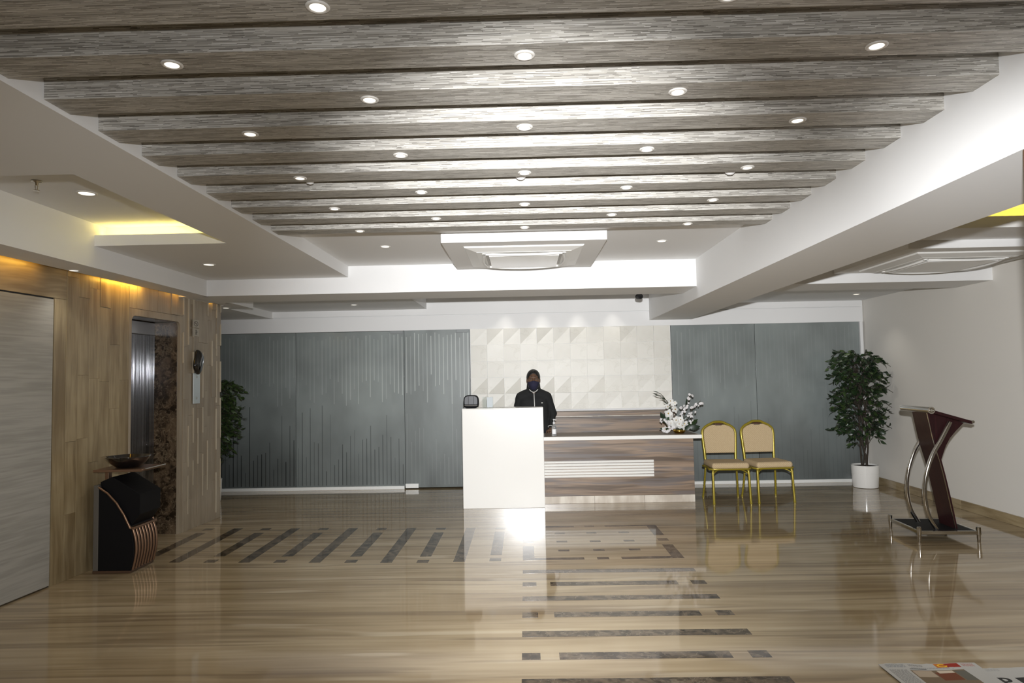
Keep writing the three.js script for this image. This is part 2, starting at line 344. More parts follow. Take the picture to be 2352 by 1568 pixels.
for (const [x0, z0, x1, z1, k] of [[-3.576, -5.44, -3.546, -6.4, 2.4], [-3.546, -6.4, -3.512, -7.72, 0.9], [-3.618, -4.1, -3.598, -5.1, 1]]) { // amber strips on the soffit edge that faces the stone wall
  const s = mesh('led_strip', new THREE.BoxGeometry(Math.hypot(x1 - x0, z1 - z0), 0.02, 0.004), M.amberGlow, ceiling), cx = (x0 + x1) / 2, cz = (z0 + z1) / 2;
  s.position.set(cx - 0.004, 2.484, cz); s.rotation.y = Math.atan2(-(z1 - z0), x1 - x0);
  const l = new THREE.RectAreaLight(AMB, AMBER * k, Math.hypot(x1 - x0, z1 - z0), 0.02); l.position.set(cx - 0.009, 2.484, cz); l.lookAt(cx - 1, 1.75, cz - (x1 - x0) / (z1 - z0)); scene.add(l);
}

// ---------------------------------------------------------------- walls
const wallRight = struct('wall_right');
mesh('wall_panel', bx(4.82, 5.0, 0, 2.9, -9.9, 3.1), M.wallPaint, wallRight);
const skR = struct('baseboard_right');
for (let k = 0; k < 13; k++) { const z = -9.74 + k * 1.0; mesh('skirting_tile', bx(4.805, 4.823, 0.001, 0.1, z + 0.002, Math.min(3.08, z + 0.998), 0.002, false, rnd() * 2, 0), M.skirt, skR); }
const wallRear = struct('wall_rear');
mesh('wall_panel', bx(-5.4, 5.1, 0, 2.9, 3.1, 3.25), M.wallPaint, wallRear);
const wallBack = struct('wall_back');
mesh('wall_panel', bx(-5.3, 4.82, 2.25, 2.9, -9.9, -9.765), M.white, wallBack);
mesh('wall_panel', bx(-5.3, 4.80, 2.25, 2.456, -9.765, -9.745, 0.003), M.white, wallBack);
mesh('wall_panel', bx(-5.3, 4.80, 2.466, 2.9, -9.765, -9.745, 0.003), M.white, wallBack);
mesh('wall_panel', bx(-0.772, 2.09, 0, 2.256, -9.9, -9.76), M.white, wallBack);
// folded relief tiles: each a square whose corners stand out by different amounts, creased on the rising diagonal
{
  const N = 12, R = 5, x0 = -0.766, y0 = 1.085, w = 2.85 / N, h = (2.254 - 1.085) / R, t = 0.006;
  const tile = (bl, br, tl, tr) => {
    const g = 0.0015, P = [[g, g, bl], [w - g, g, br], [w - g, h - g, tr], [g, h - g, tl]], pos = [], tri = (a, b, c) => pos.push(...a, ...b, ...c);
    const F = P.map(([x, y, z]) => [x, y, t + z]), B = P.map(([x, y]) => [x, y, 0]);
    tri(F[0], F[1], F[2]); tri(F[0], F[2], F[3]);
    for (let i = 0; i < 4; i++) { const j = (i + 1) % 4; tri(B[i], B[j], F[j]); tri(B[i], F[j], F[i]); }
    const q = new THREE.BufferGeometry(); q.setAttribute('position', new THREE.Float32BufferAttribute(pos, 3)); q.computeVertexNormals();
    return q;
  };
  const variants = [];
  for (let v = 0; v < 10; v++) {
    const d = [0.034, 0.044, 0.026, 0.036, 0.012, 0.030, 0.042, 0.052, 0.022, 0.014][v], up = v < 5;
    variants.push(puv(up ? tile(0.004, 0, d, 0.004) : tile(0.006, d, 0, 0.006), false, rnd(), rnd()));
  }
  for (let r = 0; r < R; r++) for (let c = 0; c < N; c++) {
    const top = r === 4 ? 0 : r === 3 ? (rnd() < 0.5 ? 4 : 9) : r === 2 ? (rnd() < 0.6 ? 9 : 8) : 5 + Math.floor(rnd() * 3);
    const v = r === 4 ? [0, 1, 0, 3, 1, 2, 3, 4, 4, 3, 4, 4][c] : top;
    const o = mesh('relief_tile', variants[v], M.cream, wallBack); o.position.set(x0 + c * w, y0 + r * h, -9.76);
  }
}
const wallFar = struct('wall_far');                                // dim room behind the frosted glass
mesh('wall_panel', [bx(-5.4, 5.1, 0, 2.9, -12.2, -12.05), bx(-5.4, -5.25, 0, 2.9, -12.2, 3.1), bx(4.82, 5.0, 0, 2.9, -12.2, -9.9), bx(-0.5, -0.4, 0, 2.9, -12.05, -9.9), bx(1.9, 2.0, 0, 2.9, -12.05, -9.9)], M.backRoom, wallFar);
mesh('ceiling_panel', bx(-5.4, 5.1, 2.86, 2.95, -12.2, -9.9), M.backRoom, wallFar);
mesh('roof_panel', bx(-5.4, 5.1, 2.9, 3.0, -12.2, 3.25), M.backRoom, wallFar);

// ---- frosted glass partitions
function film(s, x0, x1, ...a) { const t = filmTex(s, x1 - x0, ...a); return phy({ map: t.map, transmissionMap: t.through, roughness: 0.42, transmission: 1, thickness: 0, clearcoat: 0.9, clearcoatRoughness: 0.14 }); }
function pane(parent, x0, x1, y0, y1, z, m, th = 0.012) {
  const g = new RoundedBoxGeometry(x1 - x0, y1 - y0, th, 1, 0.002); g.translate((x0 + x1) / 2, (y0 + y1) / 2, z);
  const p = g.attributes.position, uv = g.attributes.uv; for (let i = 0; i < p.count; i++) uv.setXY(i, (p.getX(i) - x0) / (x1 - x0), (p.getY(i) - y0) / (y1 - y0));
  return mesh('glass_pane', g, m, parent);
}
const win1 = struct('window_1');
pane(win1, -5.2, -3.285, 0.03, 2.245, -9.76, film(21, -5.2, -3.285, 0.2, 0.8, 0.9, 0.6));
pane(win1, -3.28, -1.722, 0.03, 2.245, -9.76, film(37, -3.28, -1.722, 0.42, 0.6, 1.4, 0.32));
mesh('floor_channel', bx(-5.2, -1.73, 0, 0.045, -9.775, -9.725, 0.004), M.alu, win1);
mesh('hinge_plate', bx(-1.92, -1.735, 2.205, 2.25, -9.77, -9.748, 0.003), M.fitting, win1);
const door3 = struct('door_3');
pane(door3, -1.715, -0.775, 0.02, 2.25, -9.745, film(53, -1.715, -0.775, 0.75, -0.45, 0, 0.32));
mesh('patch_fitting', bx(-1.715, -1.53, 0.012, 0.075, -9.758, -9.728, 0.004), M.alu, door3);
mesh('patch_fitting', bx(-0.86, -0.775, 0.012, 0.075, -9.758, -9.728, 0.004), M.alu, door3);
mesh('patch_fitting', bx(-0.97, -0.79, 2.205, 2.25, -9.756, -9.73, 0.004), M.fitting, door3);
const win2 = struct('window_2');
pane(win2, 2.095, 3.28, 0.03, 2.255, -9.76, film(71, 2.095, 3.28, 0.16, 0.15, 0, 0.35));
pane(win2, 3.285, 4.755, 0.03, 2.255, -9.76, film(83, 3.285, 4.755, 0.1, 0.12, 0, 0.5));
mesh('floor_channel', bx(2.09, 4.76, 0, 0.045, -9.775, -9.725, 0.004), M.alu, win2);
mesh('side_frame', bx(4.757, 4.80, 0, 2.256, -9.775, -9.725, 0.004), M.white, win2);

// ---- left wall: local x runs along the wall away from the viewer, local z points into the room
const wallLeft = struct('wall_left', [-3.729, 0, -4.837]); wallLeft.rotation.y = 1.5156;
const LWm = (n, g, m) => mesh(n, g, m, wallLeft);
LWm('wall_core', [bx(-8, -0.475, 0, 2.8, -0.3, -0.03), bx(-0.475, 0.47, 2.245, 2.8, -0.3, -0.03), bx(0.47, 1.41, 0, 2.8, -0.3, -0.03), bx(1.41, 2.29, 2.2, 2.8, -0.3, -0.03), bx(2.29, 3.09, 0, 2.8, -0.3, -0.03), bx(1.41, 2.4, 0, 2.8, -0.5, -0.40), bx(-0.6, 0.6, 0, 2.5, -0.3, -0.12), bx(2.7, 3.09, 0, 2.45, -1.6, -0.3)], M.plain);
const slabPiece = (s0, s1, y0, y1, proud, m = M.stone) => LWm('stone_slab', bx(s0 + 0.0004, s1 - 0.0004, y0 + 0.0004, y1 - 0.0004, -0.03, proud, 0.0012, true, rnd() * 0.5, s0 + rr(-0.1, 0.1)), m);
LWm('stone_slab', bx(-0.475, 0.6, 2.245, 2.8, -0.03, 0.0, 0.001, false, 0.4, 0.2), M.stone);
LWm('stone_slab', bx(-1.6, -0.475, 0, 2.8, -0.03, 0.0, 0.001, true, 0.4, 0.2), M.stone);
LWm('stone_slab', bx(-3.4, -1.602, 0, 2.8, -0.03, 0.0, 0.001, true, 0.9, 0.2), M.stone);
LWm('stone_slab', bx(-5.6, -3.402, 0, 2.8, -0.03, 0.0, 0.001, true, 1.3, 0.6), M.stone);
LWm('stone_slab', bx(-7.9, -5.602, 0, 2.8, -0.03, 0.0, 0.001, true, 0.2, 0.9), M.stone);
LWm('stone_slab', bx(0.47, 0.6, 0.0, 2.243, -0.03, 0.0, 0.001, true, 0.1, 0.4), M.stone);
function strips(s0, s1, n, ymin, ymax, pr, lmin, lmax, m) {
  const w = (s1 - s0) / n;
  for (let k = 0; k < n; k++) {
    let y = ymin, up = rnd() < 0.5;
    while (y < ymax - 0.01) {
      let e = y + rr(lmin, lmax); if (ymax - e < 0.15) e = ymax;
      slabPiece(s0 + k * w, s0 + (k + 1) * w, y, e, (up ? rr(0.5, 1) : rr(0, 0.25)) * pr, m); up = rnd() < 0.5 ? !up : up; y = e;
    }
  }
}
strips(0.601, 1.405, 6, 0, 2.8, 0.004, 0.5, 1.4);
strips(2.302, 3.095, 8, 0, 2.8, 0.010, 0.3, 0.8, M.paleStone);
for (let k = 0; k <= 8; k++) { // added pale strips: flash-lit edges of the slabs put into the colour
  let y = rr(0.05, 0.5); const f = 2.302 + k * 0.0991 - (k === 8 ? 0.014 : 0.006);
  while (y < 2.6) { const e = Math.min(2.78, y + rr(0.22, 0.55)); if (rnd() < 0.72) LWm('lit_edge_strip', bx(f, f + 0.005, y, e, -0.01, 0.017, 0.001), M.litEdge); y = e + rr(0.05, 0.35); }
}
strips(1.406, 2.30, 8, 2.262, 2.8, 0.012, 0.6, 0.9, M.paleStone);
{ // stone portal round the lift, its upper corners rounded
  const hole = new THREE.Path(); const a = 1.44, b = 2.25, t = 2.195, r = 0.055;
  hole.moveTo(a, 0); hole.lineTo(a, t - r); hole.absarc(a + r, t - r, r, Math.PI, Math.PI / 2, true); hole.lineTo(b - r, t); hole.absarc(b - r, t - r, r, Math.PI / 2, 0, true); hole.lineTo(b, 0);
  const s = new THREE.Shape(); s.moveTo(1.407, 0); s.lineTo(a, 0);
  s.lineTo(a, t - r); s.absarc(a + r, t - r, r, Math.PI, Math.PI / 2, true); s.lineTo(b - r, t); s.absarc(b - r, t - r, r, Math.PI / 2, 0, true); s.lineTo(b, 0); s.lineTo(2.30, 0); s.lineTo(2.30, 2.26); s.lineTo(1.407, 2.26); s.lineTo(1.407, 0);
  LWm('stone_surround', puv(extrude(s, 0.032, 0.0015, 8).translate(0, 0, -0.03), true, 0.3, 0.7), M.paleStone);
}
// lift doorway: dark marble reveal and brushed steel doors set back in it
const lift = struct('door_2', [-3.729, 0, -4.837]); lift.rotation.y = 1.5156;
mesh('marble_reveal', bx(2.25, 2.288, 0, 2.19, -0.33, -0.031, 0.002, true), M.emperador, lift);
mesh('marble_reveal', bx(1.412, 1.44, 0, 2.19, -0.33, -0.031, 0.002, true), M.emperador, lift);
mesh('marble_reveal', bx(1.44, 2.25, 2.195, 2.225, -0.33, -0.031, 0.002), M.emperador, lift);
mesh('door_header', bx(1.44, 2.25, 2.06, 2.19, -0.33, -0.275, 0.004, true), M.steel, lift);
const vsteel = (x0, x1, y0, y1, z0, z1) => { const g = bx(x0, x1, y0, y1, z0, z1, 0.003); const p = g.attributes.position, uv = g.attributes.uv; for (let i = 0; i < p.count; i++) uv.setXY(i, p.getX(i) + p.getZ(i), p.getY(i)); return g; };
mesh('door_panel', vsteel(1.44, 1.79, 0.01, 2.06, -0.345, -0.30), M.brushed, lift);
mesh('door_panel', vsteel(1.793, 2.155, 0.01, 2.06, -0.345, -0.30), M.brushed, lift);
mesh('door_jamb', vsteel(2.162, 2.25, 0, 2.06, -0.345, -0.275), M.brushed, lift);
mesh('threshold', bx(1.44, 2.25, 0.0005, 0.006, -0.345, -0.27), M.steel, lift);
mesh('back_plate', bx(1.41, 2.29, 0, 2.25, -0.40, -0.345), M.dark, lift);
// pale laminate door, its leaf cut off by the edge of the view
const door1 = struct('door_1', [-3.729, 0, -4.837]); door1.rotation.y = 1.5156;
mesh('door_leaf', bx(-0.462, 0.456, 0.012, 2.232, -0.05, 0.004, 0.002), M.laminate, door1);
mesh('door_frame', [bx(-0.474, 0.469, 2.2325, 2.2445, -0.1, -0.012), bx(0.457, 0.469, 0, 2.2325, -0.1, -0.012), bx(-0.474, -0.463, 0, 2.2325, -0.1, -0.012)], M.dark, door1);
// clad column under the deep beam
const column = struct('wall_column');
mesh('column_cladding', bx(1.797, 2.388, 0, 2.33, -2.44, -1.85, 0.004), M.brown, column);

// ---------------------------------------------------------------- lamps
const ringG = lathe([[0.024, 0.0], [0.024, -0.004], [0.030, -0.006], [0.036, -0.003], [0.036, 0.002], [0.024, 0.002]], 28), lensG = new THREE.CylinderGeometry(0.0235, 0.0235, 0.004, 24);
const ringB = lathe([[0.045, 0.0], [0.045, -0.004], [0.053, -0.007], [0.060, -0.003], [0.060, 0.002], [0.045, 0.002]], 32), lensB = new THREE.CylinderGeometry(0.0445, 0.0445, 0.004, 28);
const WARM = lin(1, 0.95, 0.86);
function downlight(x, y, z, big, label, group, power, angle = 0.85, s = 1) {
  const t = thing('downlight', label, 'light', [x, y, z], 0, group);
  mesh('trim_ring', big ? ringB : ringG, M.trimRing, t); mesh('lens', big ? lensB : lensG, M.lampGlow, t).position.y = -0.0012;
  t.scale.setScalar(s);
  spot(WARM, power, [x, y - 0.03, z], [x, 0, z], angle, 0.8, 1.2);
}
const ORD = ['tenth', 'ninth', 'eighth', 'seventh', 'sixth', 'fifth', 'fourth', 'third', 'second', 'first'];
for (let k = 0; k < 10; k++) {
  const xs = k % 2 ? [-1.19, 0.021, 1.209] : k ? [-0.585, 0.615] : [-0.585];
  xs.forEach((x, i) => downlight(x, 2.6448, slatZ(k), false, `small lit recessed downlight, ${k % 2 ? ['left', 'middle', 'right'][i] + ' one of three' : k ? ['left', 'right'][i] + ' one of two' : 'the only one'} on the ${ORD[k]} ceiling slat from the back`, 'downlights in the ceiling slats', SLAT_LAMP));
}
// unseen lamps above and behind the viewer, given rings and lenses
function unseenLamp(x, y, z, big, power, angle) { const m = mesh('unseen_lamp_ring', (big ? ringB : ringG).clone().translate(x, y, z), M.trimRing, ceiling); mesh('unseen_lamp_lens', (big ? lensB : lensG).clone().translate(x, y - 0.0012, z), M.lampGlow, m); spot(WARM, power, [x, y - 0.03, z], [x, 0, z], angle, 0.8, 1.2); }
unseenLamp(0.615, 2.6448, slatZ(0), false, SLAT_LAMP, 0.85);
downlight(-1.225, 2.7418, -6.04, true, 'square-looking lit downlight in the flat white ceiling left of the central air conditioner', 'downlights in the flat ceilings', CEIL_LAMP, 0.9, 0.8);
downlight(1.247, 2.7418, -6.06, true, 'lit downlight in the flat white ceiling right of the central air conditioner', 'downlights in the flat ceilings', CEIL_LAMP, 0.9, 0.8);
downlight(-2.845, 2.6248, -6.1, true, 'round lit downlight in the lower left ceiling between the yellow cove and the lift', 'downlights in the flat ceilings', CEIL_LAMP, 0.9);
downlight(-2.83, 2.7998, -4.34, true, 'largest round lit downlight inside the recess with the yellow cove', 'downlights in the flat ceilings', CEIL_LAMP, 0.9, 1.05);
downlight(4.35, 2.5528, -8.95, true, 'lit downlight above the ficus near the right wall', 'downlights in the flat ceilings', 0.7, 0.9, 0.8);
downlight(-2.25, 2.5528, -9.0, true, 'lit downlight behind the white cross beam above the frosted glass wall', 'downlights in the flat ceilings', CEIL_LAMP, 0.9, 0.8);
downlight(-3.60, 2.4558, -8.17, true, 'lit downlight just behind the stone corner of the lift wall', 'downlights in the flat ceilings', 0.8, 0.9, 0.8);
downlight(-3.535, 2.4558, -5.28, true, 'small downlight at the soffit edge above the pale door', 'downlights in the flat ceilings', 0.4, 0.9, 0.7);
[-0.26, 0.26, 0.77, 1.27].forEach((x, i) => downlight(x, 2.7198, -9.58, true, `${['leftmost', 'second', 'third', 'rightmost'][i]} of four ceiling downlights washing the white band above the relief tiles`, 'wall washers above the relief tiles', WALLWASH, 0.6, 0.8));
for (const [x, y, z] of [[3.55, 2.7998, -4.2], [3.55, 2.6198, -1.6], [3.55, 2.6198, 0.8], [-2.8, 2.6248, -1.4], [-2.8, 2.6248, 0.8], [0, 2.7418, -0.9], [0, 2.7418, 0.8]]) unseenLamp(x, y, z, true, CEIL_LAMP * (x < -1 ? 1 : 2), 0.95);  // unseen lamps added as fill; their floor bounce brightens the near slats


// ---------------------------------------------------------------- air conditioners, detectors, camera
function airConditioner(label, x0, z0, top, bottom, w) {
  const t = thing('air_conditioner', label, 'air conditioner', [x0 + w / 2, bottom, z0 - w / 2]);
  const h = w / 2, H = top - bottom;
  mesh('casing', bx(-h, h, 0, H, -h, h, 0.003), M.white, t);
  const g = w * 0.375, rim = (a, y0, b, y1) => { // sloping frustum ring from half-size a at y0 to b at y1
    const pos = [], c = (s, y) => [[-s, y, s], [s, y, s], [s, y, -s], [-s, y, -s]], A = c(a, y0), B = c(b, y1);
    for (let i = 0; i < 4; i++) { const j = (i + 1) % 4; pos.push(...A[i], ...B[i], ...B[j], ...A[i], ...B[j], ...A[j]); }
    const q = new THREE.BufferGeometry(); q.setAttribute('position', new THREE.Float32BufferAttribute(pos, 3)); q.computeVertexNormals(); return puv(q);
  };
  const face = mesh('face_panel', [rim(g, 0, g * 0.985, -0.012), rim(g * 0.985, -0.012, g * 0.8, -0.034), bx(-g * 0.8, g * 0.8, -0.036, -0.032, -g * 0.8, g * 0.8)], M.acPlastic, t);
  for (let i = 0; i < 4; i++) { // curved louvre and its dark outlet slot on each side
    const L = g * 1.30, P = []; for (let k = 0; k <= 8; k++) { const u = k / 8 - 0.5; P.push([u * L, -0.040 - 0.014 * (1 - 4 * u * u), g * 0.66 + 0.03 * (1 - 4 * u * u)]); }
    const lv = new THREE.Group(); lv.name = 'louvre'; lv.rotation.y = i * Math.PI / 2; t.add(lv);
    const fl = tube(P, 0.011, 20, 8); fl.scale(1, 1, 1); mesh('flap', fl, M.acPlastic, lv);
    mesh('outlet_slot', bx(-L * 0.4, L * 0.4, -0.0375, -0.034, g * 0.62, g * 0.66, 0.001), M.acShade, lv);
    mesh('corner_cap', rod([g * 0.68, -0.036, g * 0.68], [g * 0.68, -0.044, g * 0.68], 0.02), M.acPlastic, lv);
  }
  const D = g * 0.60;
  mesh('intake_grille', [new RoundedBoxGeometry(D * 2, 0.008, D * 2, 2, 0.003).translate(0, -0.052, 0), rim(D * 1.04, -0.034, D, -0.050)].map((q) => puv(q)), M.acGloss, t);
  return t;
}
airConditioner('white square air conditioner hanging from the ceiling in front of the reception desk', -0.665, -5.53, 2.742, 2.66, 1.36);
airConditioner('white ceiling air conditioner in the right bay beside the deep beam', 3.2, -5.67, 2.62, 2.553, 1.37);
{
  const mk = (x, z, label) => { const t = thing('smoke_detector', label, 'smoke detector', [x, 2.742, z], 0, 'detectors between the ceiling slats'); mesh('base', lathe([[0, 0], [0.055, 0], [0.055, -0.012], [0.048, -0.018], [0, -0.018]], 28), M.whitePlastic, t); mesh('dome', lathe([[0.036, -0.018], [0.034, -0.045], [0.026, -0.075], [0.014, -0.085], [0, -0.087]], 28), M.whitePlastic, t); return t; };
  mk(0.0, -3.78, 'white dome detector between two slats in the middle of the ceiling');
  mk(1.17, -3.78, 'white dome detector between two slats at the right of the ceiling');
  const t = thing('smoke_detector', 'white dome detector between two slats at the left of the ceiling', 'smoke detector', [-1.19, 2.742, -3.78], 0, 'detectors between the ceiling slats');
  mesh('base', lathe([[0, 0], [0.045, 0], [0.045, -0.012], [0.03, -0.018], [0, -0.018]], 28), M.whitePlastic, t); mesh('dome', lathe([[0.026, -0.018], [0.028, -0.05], [0.018, -0.08], [0, -0.085]], 28), M.whitePlastic, t);
  const s = thing('sprinkler', 'small ceiling sprinkler hanging in the left recess', 'sprinkler', [-2.95, 2.8, -4.05]);
  mesh('rosette', lathe([[0, 0], [0.03, 0], [0.028, -0.008], [0.012, -0.014], [0.009, -0.03], [0, -0.03]], 24), M.chrome, s);
  mesh('deflector', [lathe([[0, -0.062], [0.017, -0.062], [0.017, -0.059], [0, -0.057]], 20), rod([0.009, -0.03, 0], [0.004, -0.06, 0], 0.002), rod([-0.009, -0.03, 0], [-0.004, -0.06, 0], 0.002)], M.chrome, s);
  const c = thing('security_camera', 'small black bullet camera fixed behind the white cross beam', 'camera', [1.36, 2.56, -8.0]);
  mesh('bracket', [rod([0, 0.16, -0.05], [0, -0.06, -0.05], 0.008), lathe([[0, 0.16], [0.035, 0.16], [0.035, 0.15], [0, 0.148]], 20).translate(0, 0, -0.05)], M.black, c);
  mesh('body', [rod([0, -0.08, -0.09], [0.01, -0.095, 0.05], 0.03, 0.03, 20)], M.black, c);
  mesh('lens', rod([0.01, -0.0948, 0.048], [0.0104, -0.0954, 0.053], 0.02, 0.02, 20), M.blackGloss, c);
}

// ---------------------------------------------------------------- reception desk and the cabinet behind it
{
  const e = thing('reception_counter', 'tall plain white reception counter block that hides the receptionist to the chest', 'counter', [0, 0, -8.2]), d = thing('reception_desk', 'low wood-fronted reception desk with a white top, joined to the tall white counter', 'desk', [0, 0, -8.2]);
  mesh('counter_block', [bx(-0.758, 0.214, 0, 1.176, -0.36, 0, 0.004), bx(-0.758, 0.214, 1.176, 1.186, -0.36, 0, 0.003)], M.counter, e);
  mesh('desk_top', bx(0.216, 2.135, 0.772, 0.816, -0.80, -0.165, 0.004), M.counter, d);
  mesh('top_inlay', bx(0.24, 2.10, 0.8155, 0.8168, -0.785, -0.20, 0), M.wood, d);
  mesh('front_panel', bx(0.216, 2.045, 0.092, 0.772, -0.26, -0.232, 0.002, false, 0.3, 0.05), M.wood, d);
  mesh('side_panel', bx(2.018, 2.045, 0.0, 0.772, -0.79, -0.262, 0.002, false, 0.1, 0.25), M.wood, d);
  for (let k = 0; k < 3; k++) { const a = 0.216 + k * 0.61; mesh('plinth_tile', bx(a + 0.001, Math.min(2.045, a + 0.609), 0.001, 0.09, -0.265, -0.228, 0.002, false, rnd() * 2, rnd()), M.plinth, d); }
  const N = 6, y0 = 0.312, h = 0.208 / N;
  for (let k = 0; k < N; k++) mesh('groove_slat', extrude(shape([[0, 0.002], [0.012, 0.004], [0.020, h * 0.35], [0.020, h * 0.6], [0.010, h - 0.004], [0, h - 0.002]]), 1.335, 0.001).rotateY(Math.PI / 2).scale(1, 1, -1).translate(0.22, y0 + k * h, -0.232), M.counter, d);
  for (const o of d.children) if (o.name === 'groove_slat') { const p = o.geometry.index ? o.geometry.toNonIndexed() : o.geometry, a = p.attributes.position; for (let i = 0; i < a.count; i += 3) { const t = [a.getX(i + 1), a.getY(i + 1), a.getZ(i + 1)]; a.setXYZ(i + 1, a.getX(i + 2), a.getY(i + 2), a.getZ(i + 2)); a.setXYZ(i + 2, ...t); } p.computeVertexNormals(); o.geometry = p; }
  const c = thing('back_cabinet', 'low dark-wood cabinet along the wall under the relief tiles', 'cabinet', [0.66, 0, -9.755]);
  mesh('body', bx(-1.4, 1.41, 0, 0.985, 0, 0.26, 0.002, false, 0.2, 0.3), M.wood, c);
  mesh('light_strip', bx(-1.4, 1.41, 0.987, 1.005, 0, 0.245, 0.002), M.plinth, c);
  mesh('cabinet_top', bx(-1.41, 1.42, 1.005, 1.06, 0, 0.28, 0.003, false, 0.6, 0.5), M.wood, c);
}
{ // black speaker on the counter
  const s = thing('desktop_speaker', 'rounded black speaker on the left end of the tall white counter', 'speaker', [-0.655, 1.186, -8.33]);
  const P = []; for (let k = 0; k <= 40; k++) { const a = k / 40 * Math.PI * 2, c = Math.cos(a), q = Math.sin(a), e = 0.5; P.push([Math.sign(c) * Math.pow(Math.abs(c), e) * 0.092 * (1 - 0.12 * Math.max(0, q)), 0.08 + Math.sign(q) * Math.pow(Math.abs(q), e) * 0.079]); }
  mesh('body', extrude(shape(P), 0.12, 0.018, 8).translate(0, 0, -0.06), M.black, s);
  const G = P.map(([x, y]) => [x * 0.88, (y - 0.08) * 0.8 + 0.088]).filter(([, y]) => y > 0.041); mesh('front_grille', extrude(shape(G), 0.012, 0.004, 8).translate(0, 0, 0.054), M.blackMesh, s);
  mesh('control_strip', bx(-0.078, 0.078, 0.034, 0.039, 0.056, 0.064, 0.001), M.chrome, s);
  for (let k = -1; k < 2; k += 2) mesh('grille_rib', bx(k * 0.03 - 0.002, k * 0.03 + 0.002, 0.045, 0.145, 0.060, 0.0675, 0.001), M.black, s);
  const a = thing('sign_holder', 'clear acrylic sign holder standing on the tall white counter', 'sign holder', [-0.455, 1.186, -8.33]);
  mesh('stand', [bx(-0.065, 0.065, 0, 0.004, -0.03, 0.04, 0.001), bx(-0.062, 0.068, 0.004, 0.135, -0.008, -0.004, 0.001)], M.acrylic, a);
  mesh('card', bx(-0.01, 0.06, 0.006, 0.128, -0.0035, -0.0028), std({ color: lin(0.52, 0.56, 0.58), roughness: 0.6 }), a);
  const b = thing('sanitizer_bottle', 'clear pump bottle of hand gel beside the tall counter', 'bottle', [0.352, 0.8168, -8.52]);
  mesh('bottle', lathe([[0, 0], [0.027, 0], [0.031, 0.004], [0.031, 0.10], [0.027, 0.125], [0.013, 0.142], [0.013, 0.15], [0, 0.15]], 28).scale(1, 1, 0.75), M.gelBottle, b);
  mesh('label', new THREE.CylinderGeometry(0.0316, 0.0316, 0.06, 28, 1, true, -0.9, 1.8).translate(0, 0.055, 0).scale(1, 1, 0.75), M.whitePlastic, b);
  mesh('pump', [lathe([[0, 0.148], [0.0145, 0.148], [0.0145, 0.166], [0.006, 0.17], [0.0045, 0.196], [0.012, 0.198], [0.013, 0.208], [0, 0.211]], 24), rod([0, 0.203, 0], [0.032, 0.199, 0.012], 0.0055, 0.004), ], M.whitePlastic, b);
}

// ---------------------------------------------------------------- flower arrangement
function flowerG(r, n, seed2) { // open flower facing +z
  const parts = [];
  for (let k = 0; k < n; k++) {
    const pos = [], idx = [], A = k / n * Math.PI * 2 + hash(k, seed2, 5) * 0.3, L = r * (0.85 + 0.3 * hash(k, seed2, 6)), W = r * (k % 2 ? 0.5 : 0.42), S = 4;
    for (let i = 0; i <= S; i++) { const t = i / S, w = W * Math.sin(Math.PI * (0.12 + 0.8 * t)), z = r * (0.35 * t - 0.5 * t * t); pos.push(-w, t * L, z - 0.1 * w, 0, t * L, z + 0.12 * w, w, t * L, z - 0.1 * w); }
    for (let i = 0; i < S; i++) for (const o of [0, 1]) { const a = i * 3 + o; idx.push(a, a + 1, a + 3, a + 1, a + 4, a + 3); }
    const q = new THREE.BufferGeometry(); q.setAttribute('position', new THREE.Float32BufferAttribute(pos, 3)); q.setAttribute('uv', new THREE.Float32BufferAttribute(new Float32Array(pos.length / 3 * 2), 2)); q.setIndex(idx); q.computeVertexNormals(); q.rotateZ(A); parts.push(q);
  }
  return merge(parts);
}
function leafG(L, W, fold = 0.25, bend = 0.3, S = 5) { // pointed leaf along +y, facing +z
  const pos = [], uv = [], idx = [];
  for (let i = 0; i <= S; i++) { const t = i / S, w = W * Math.pow(Math.sin(Math.PI * Math.pow(t, 0.8)), 0.9) + (i === 0 ? 0.0012 : 0), z = -bend * L * t * t; pos.push(-w, t * L, z + fold * w, 0, t * L, z, w, t * L, z + fold * w); uv.push(0, t, 0.5, t, 1, t); }
  for (let i = 0; i < S; i++) for (const o of [0, 1]) { const a = i * 3 + o; idx.push(a, a + 1, a + 3, a + 1, a + 4, a + 3); }
  const q = new THREE.BufferGeometry(); q.setAttribute('position', new THREE.Float32BufferAttribute(pos, 3)); q.setAttribute('uv', new THREE.Float32BufferAttribute(uv, 2)); q.setIndex(idx); q.computeVertexNormals(); return q;
}
const dummy = new THREE.Object3D();
function placed(g, at, dir, roll = 0) { // turns +y of g to dir
  dummy.position.set(0, 0, 0); dummy.quaternion.setFromUnitVectors(V(0, 1, 0), dir.clone().normalize()); dummy.rotateY(roll); dummy.position.copy(at); dummy.updateMatrix(); return g.clone().applyMatrix4(dummy.matrix);
}
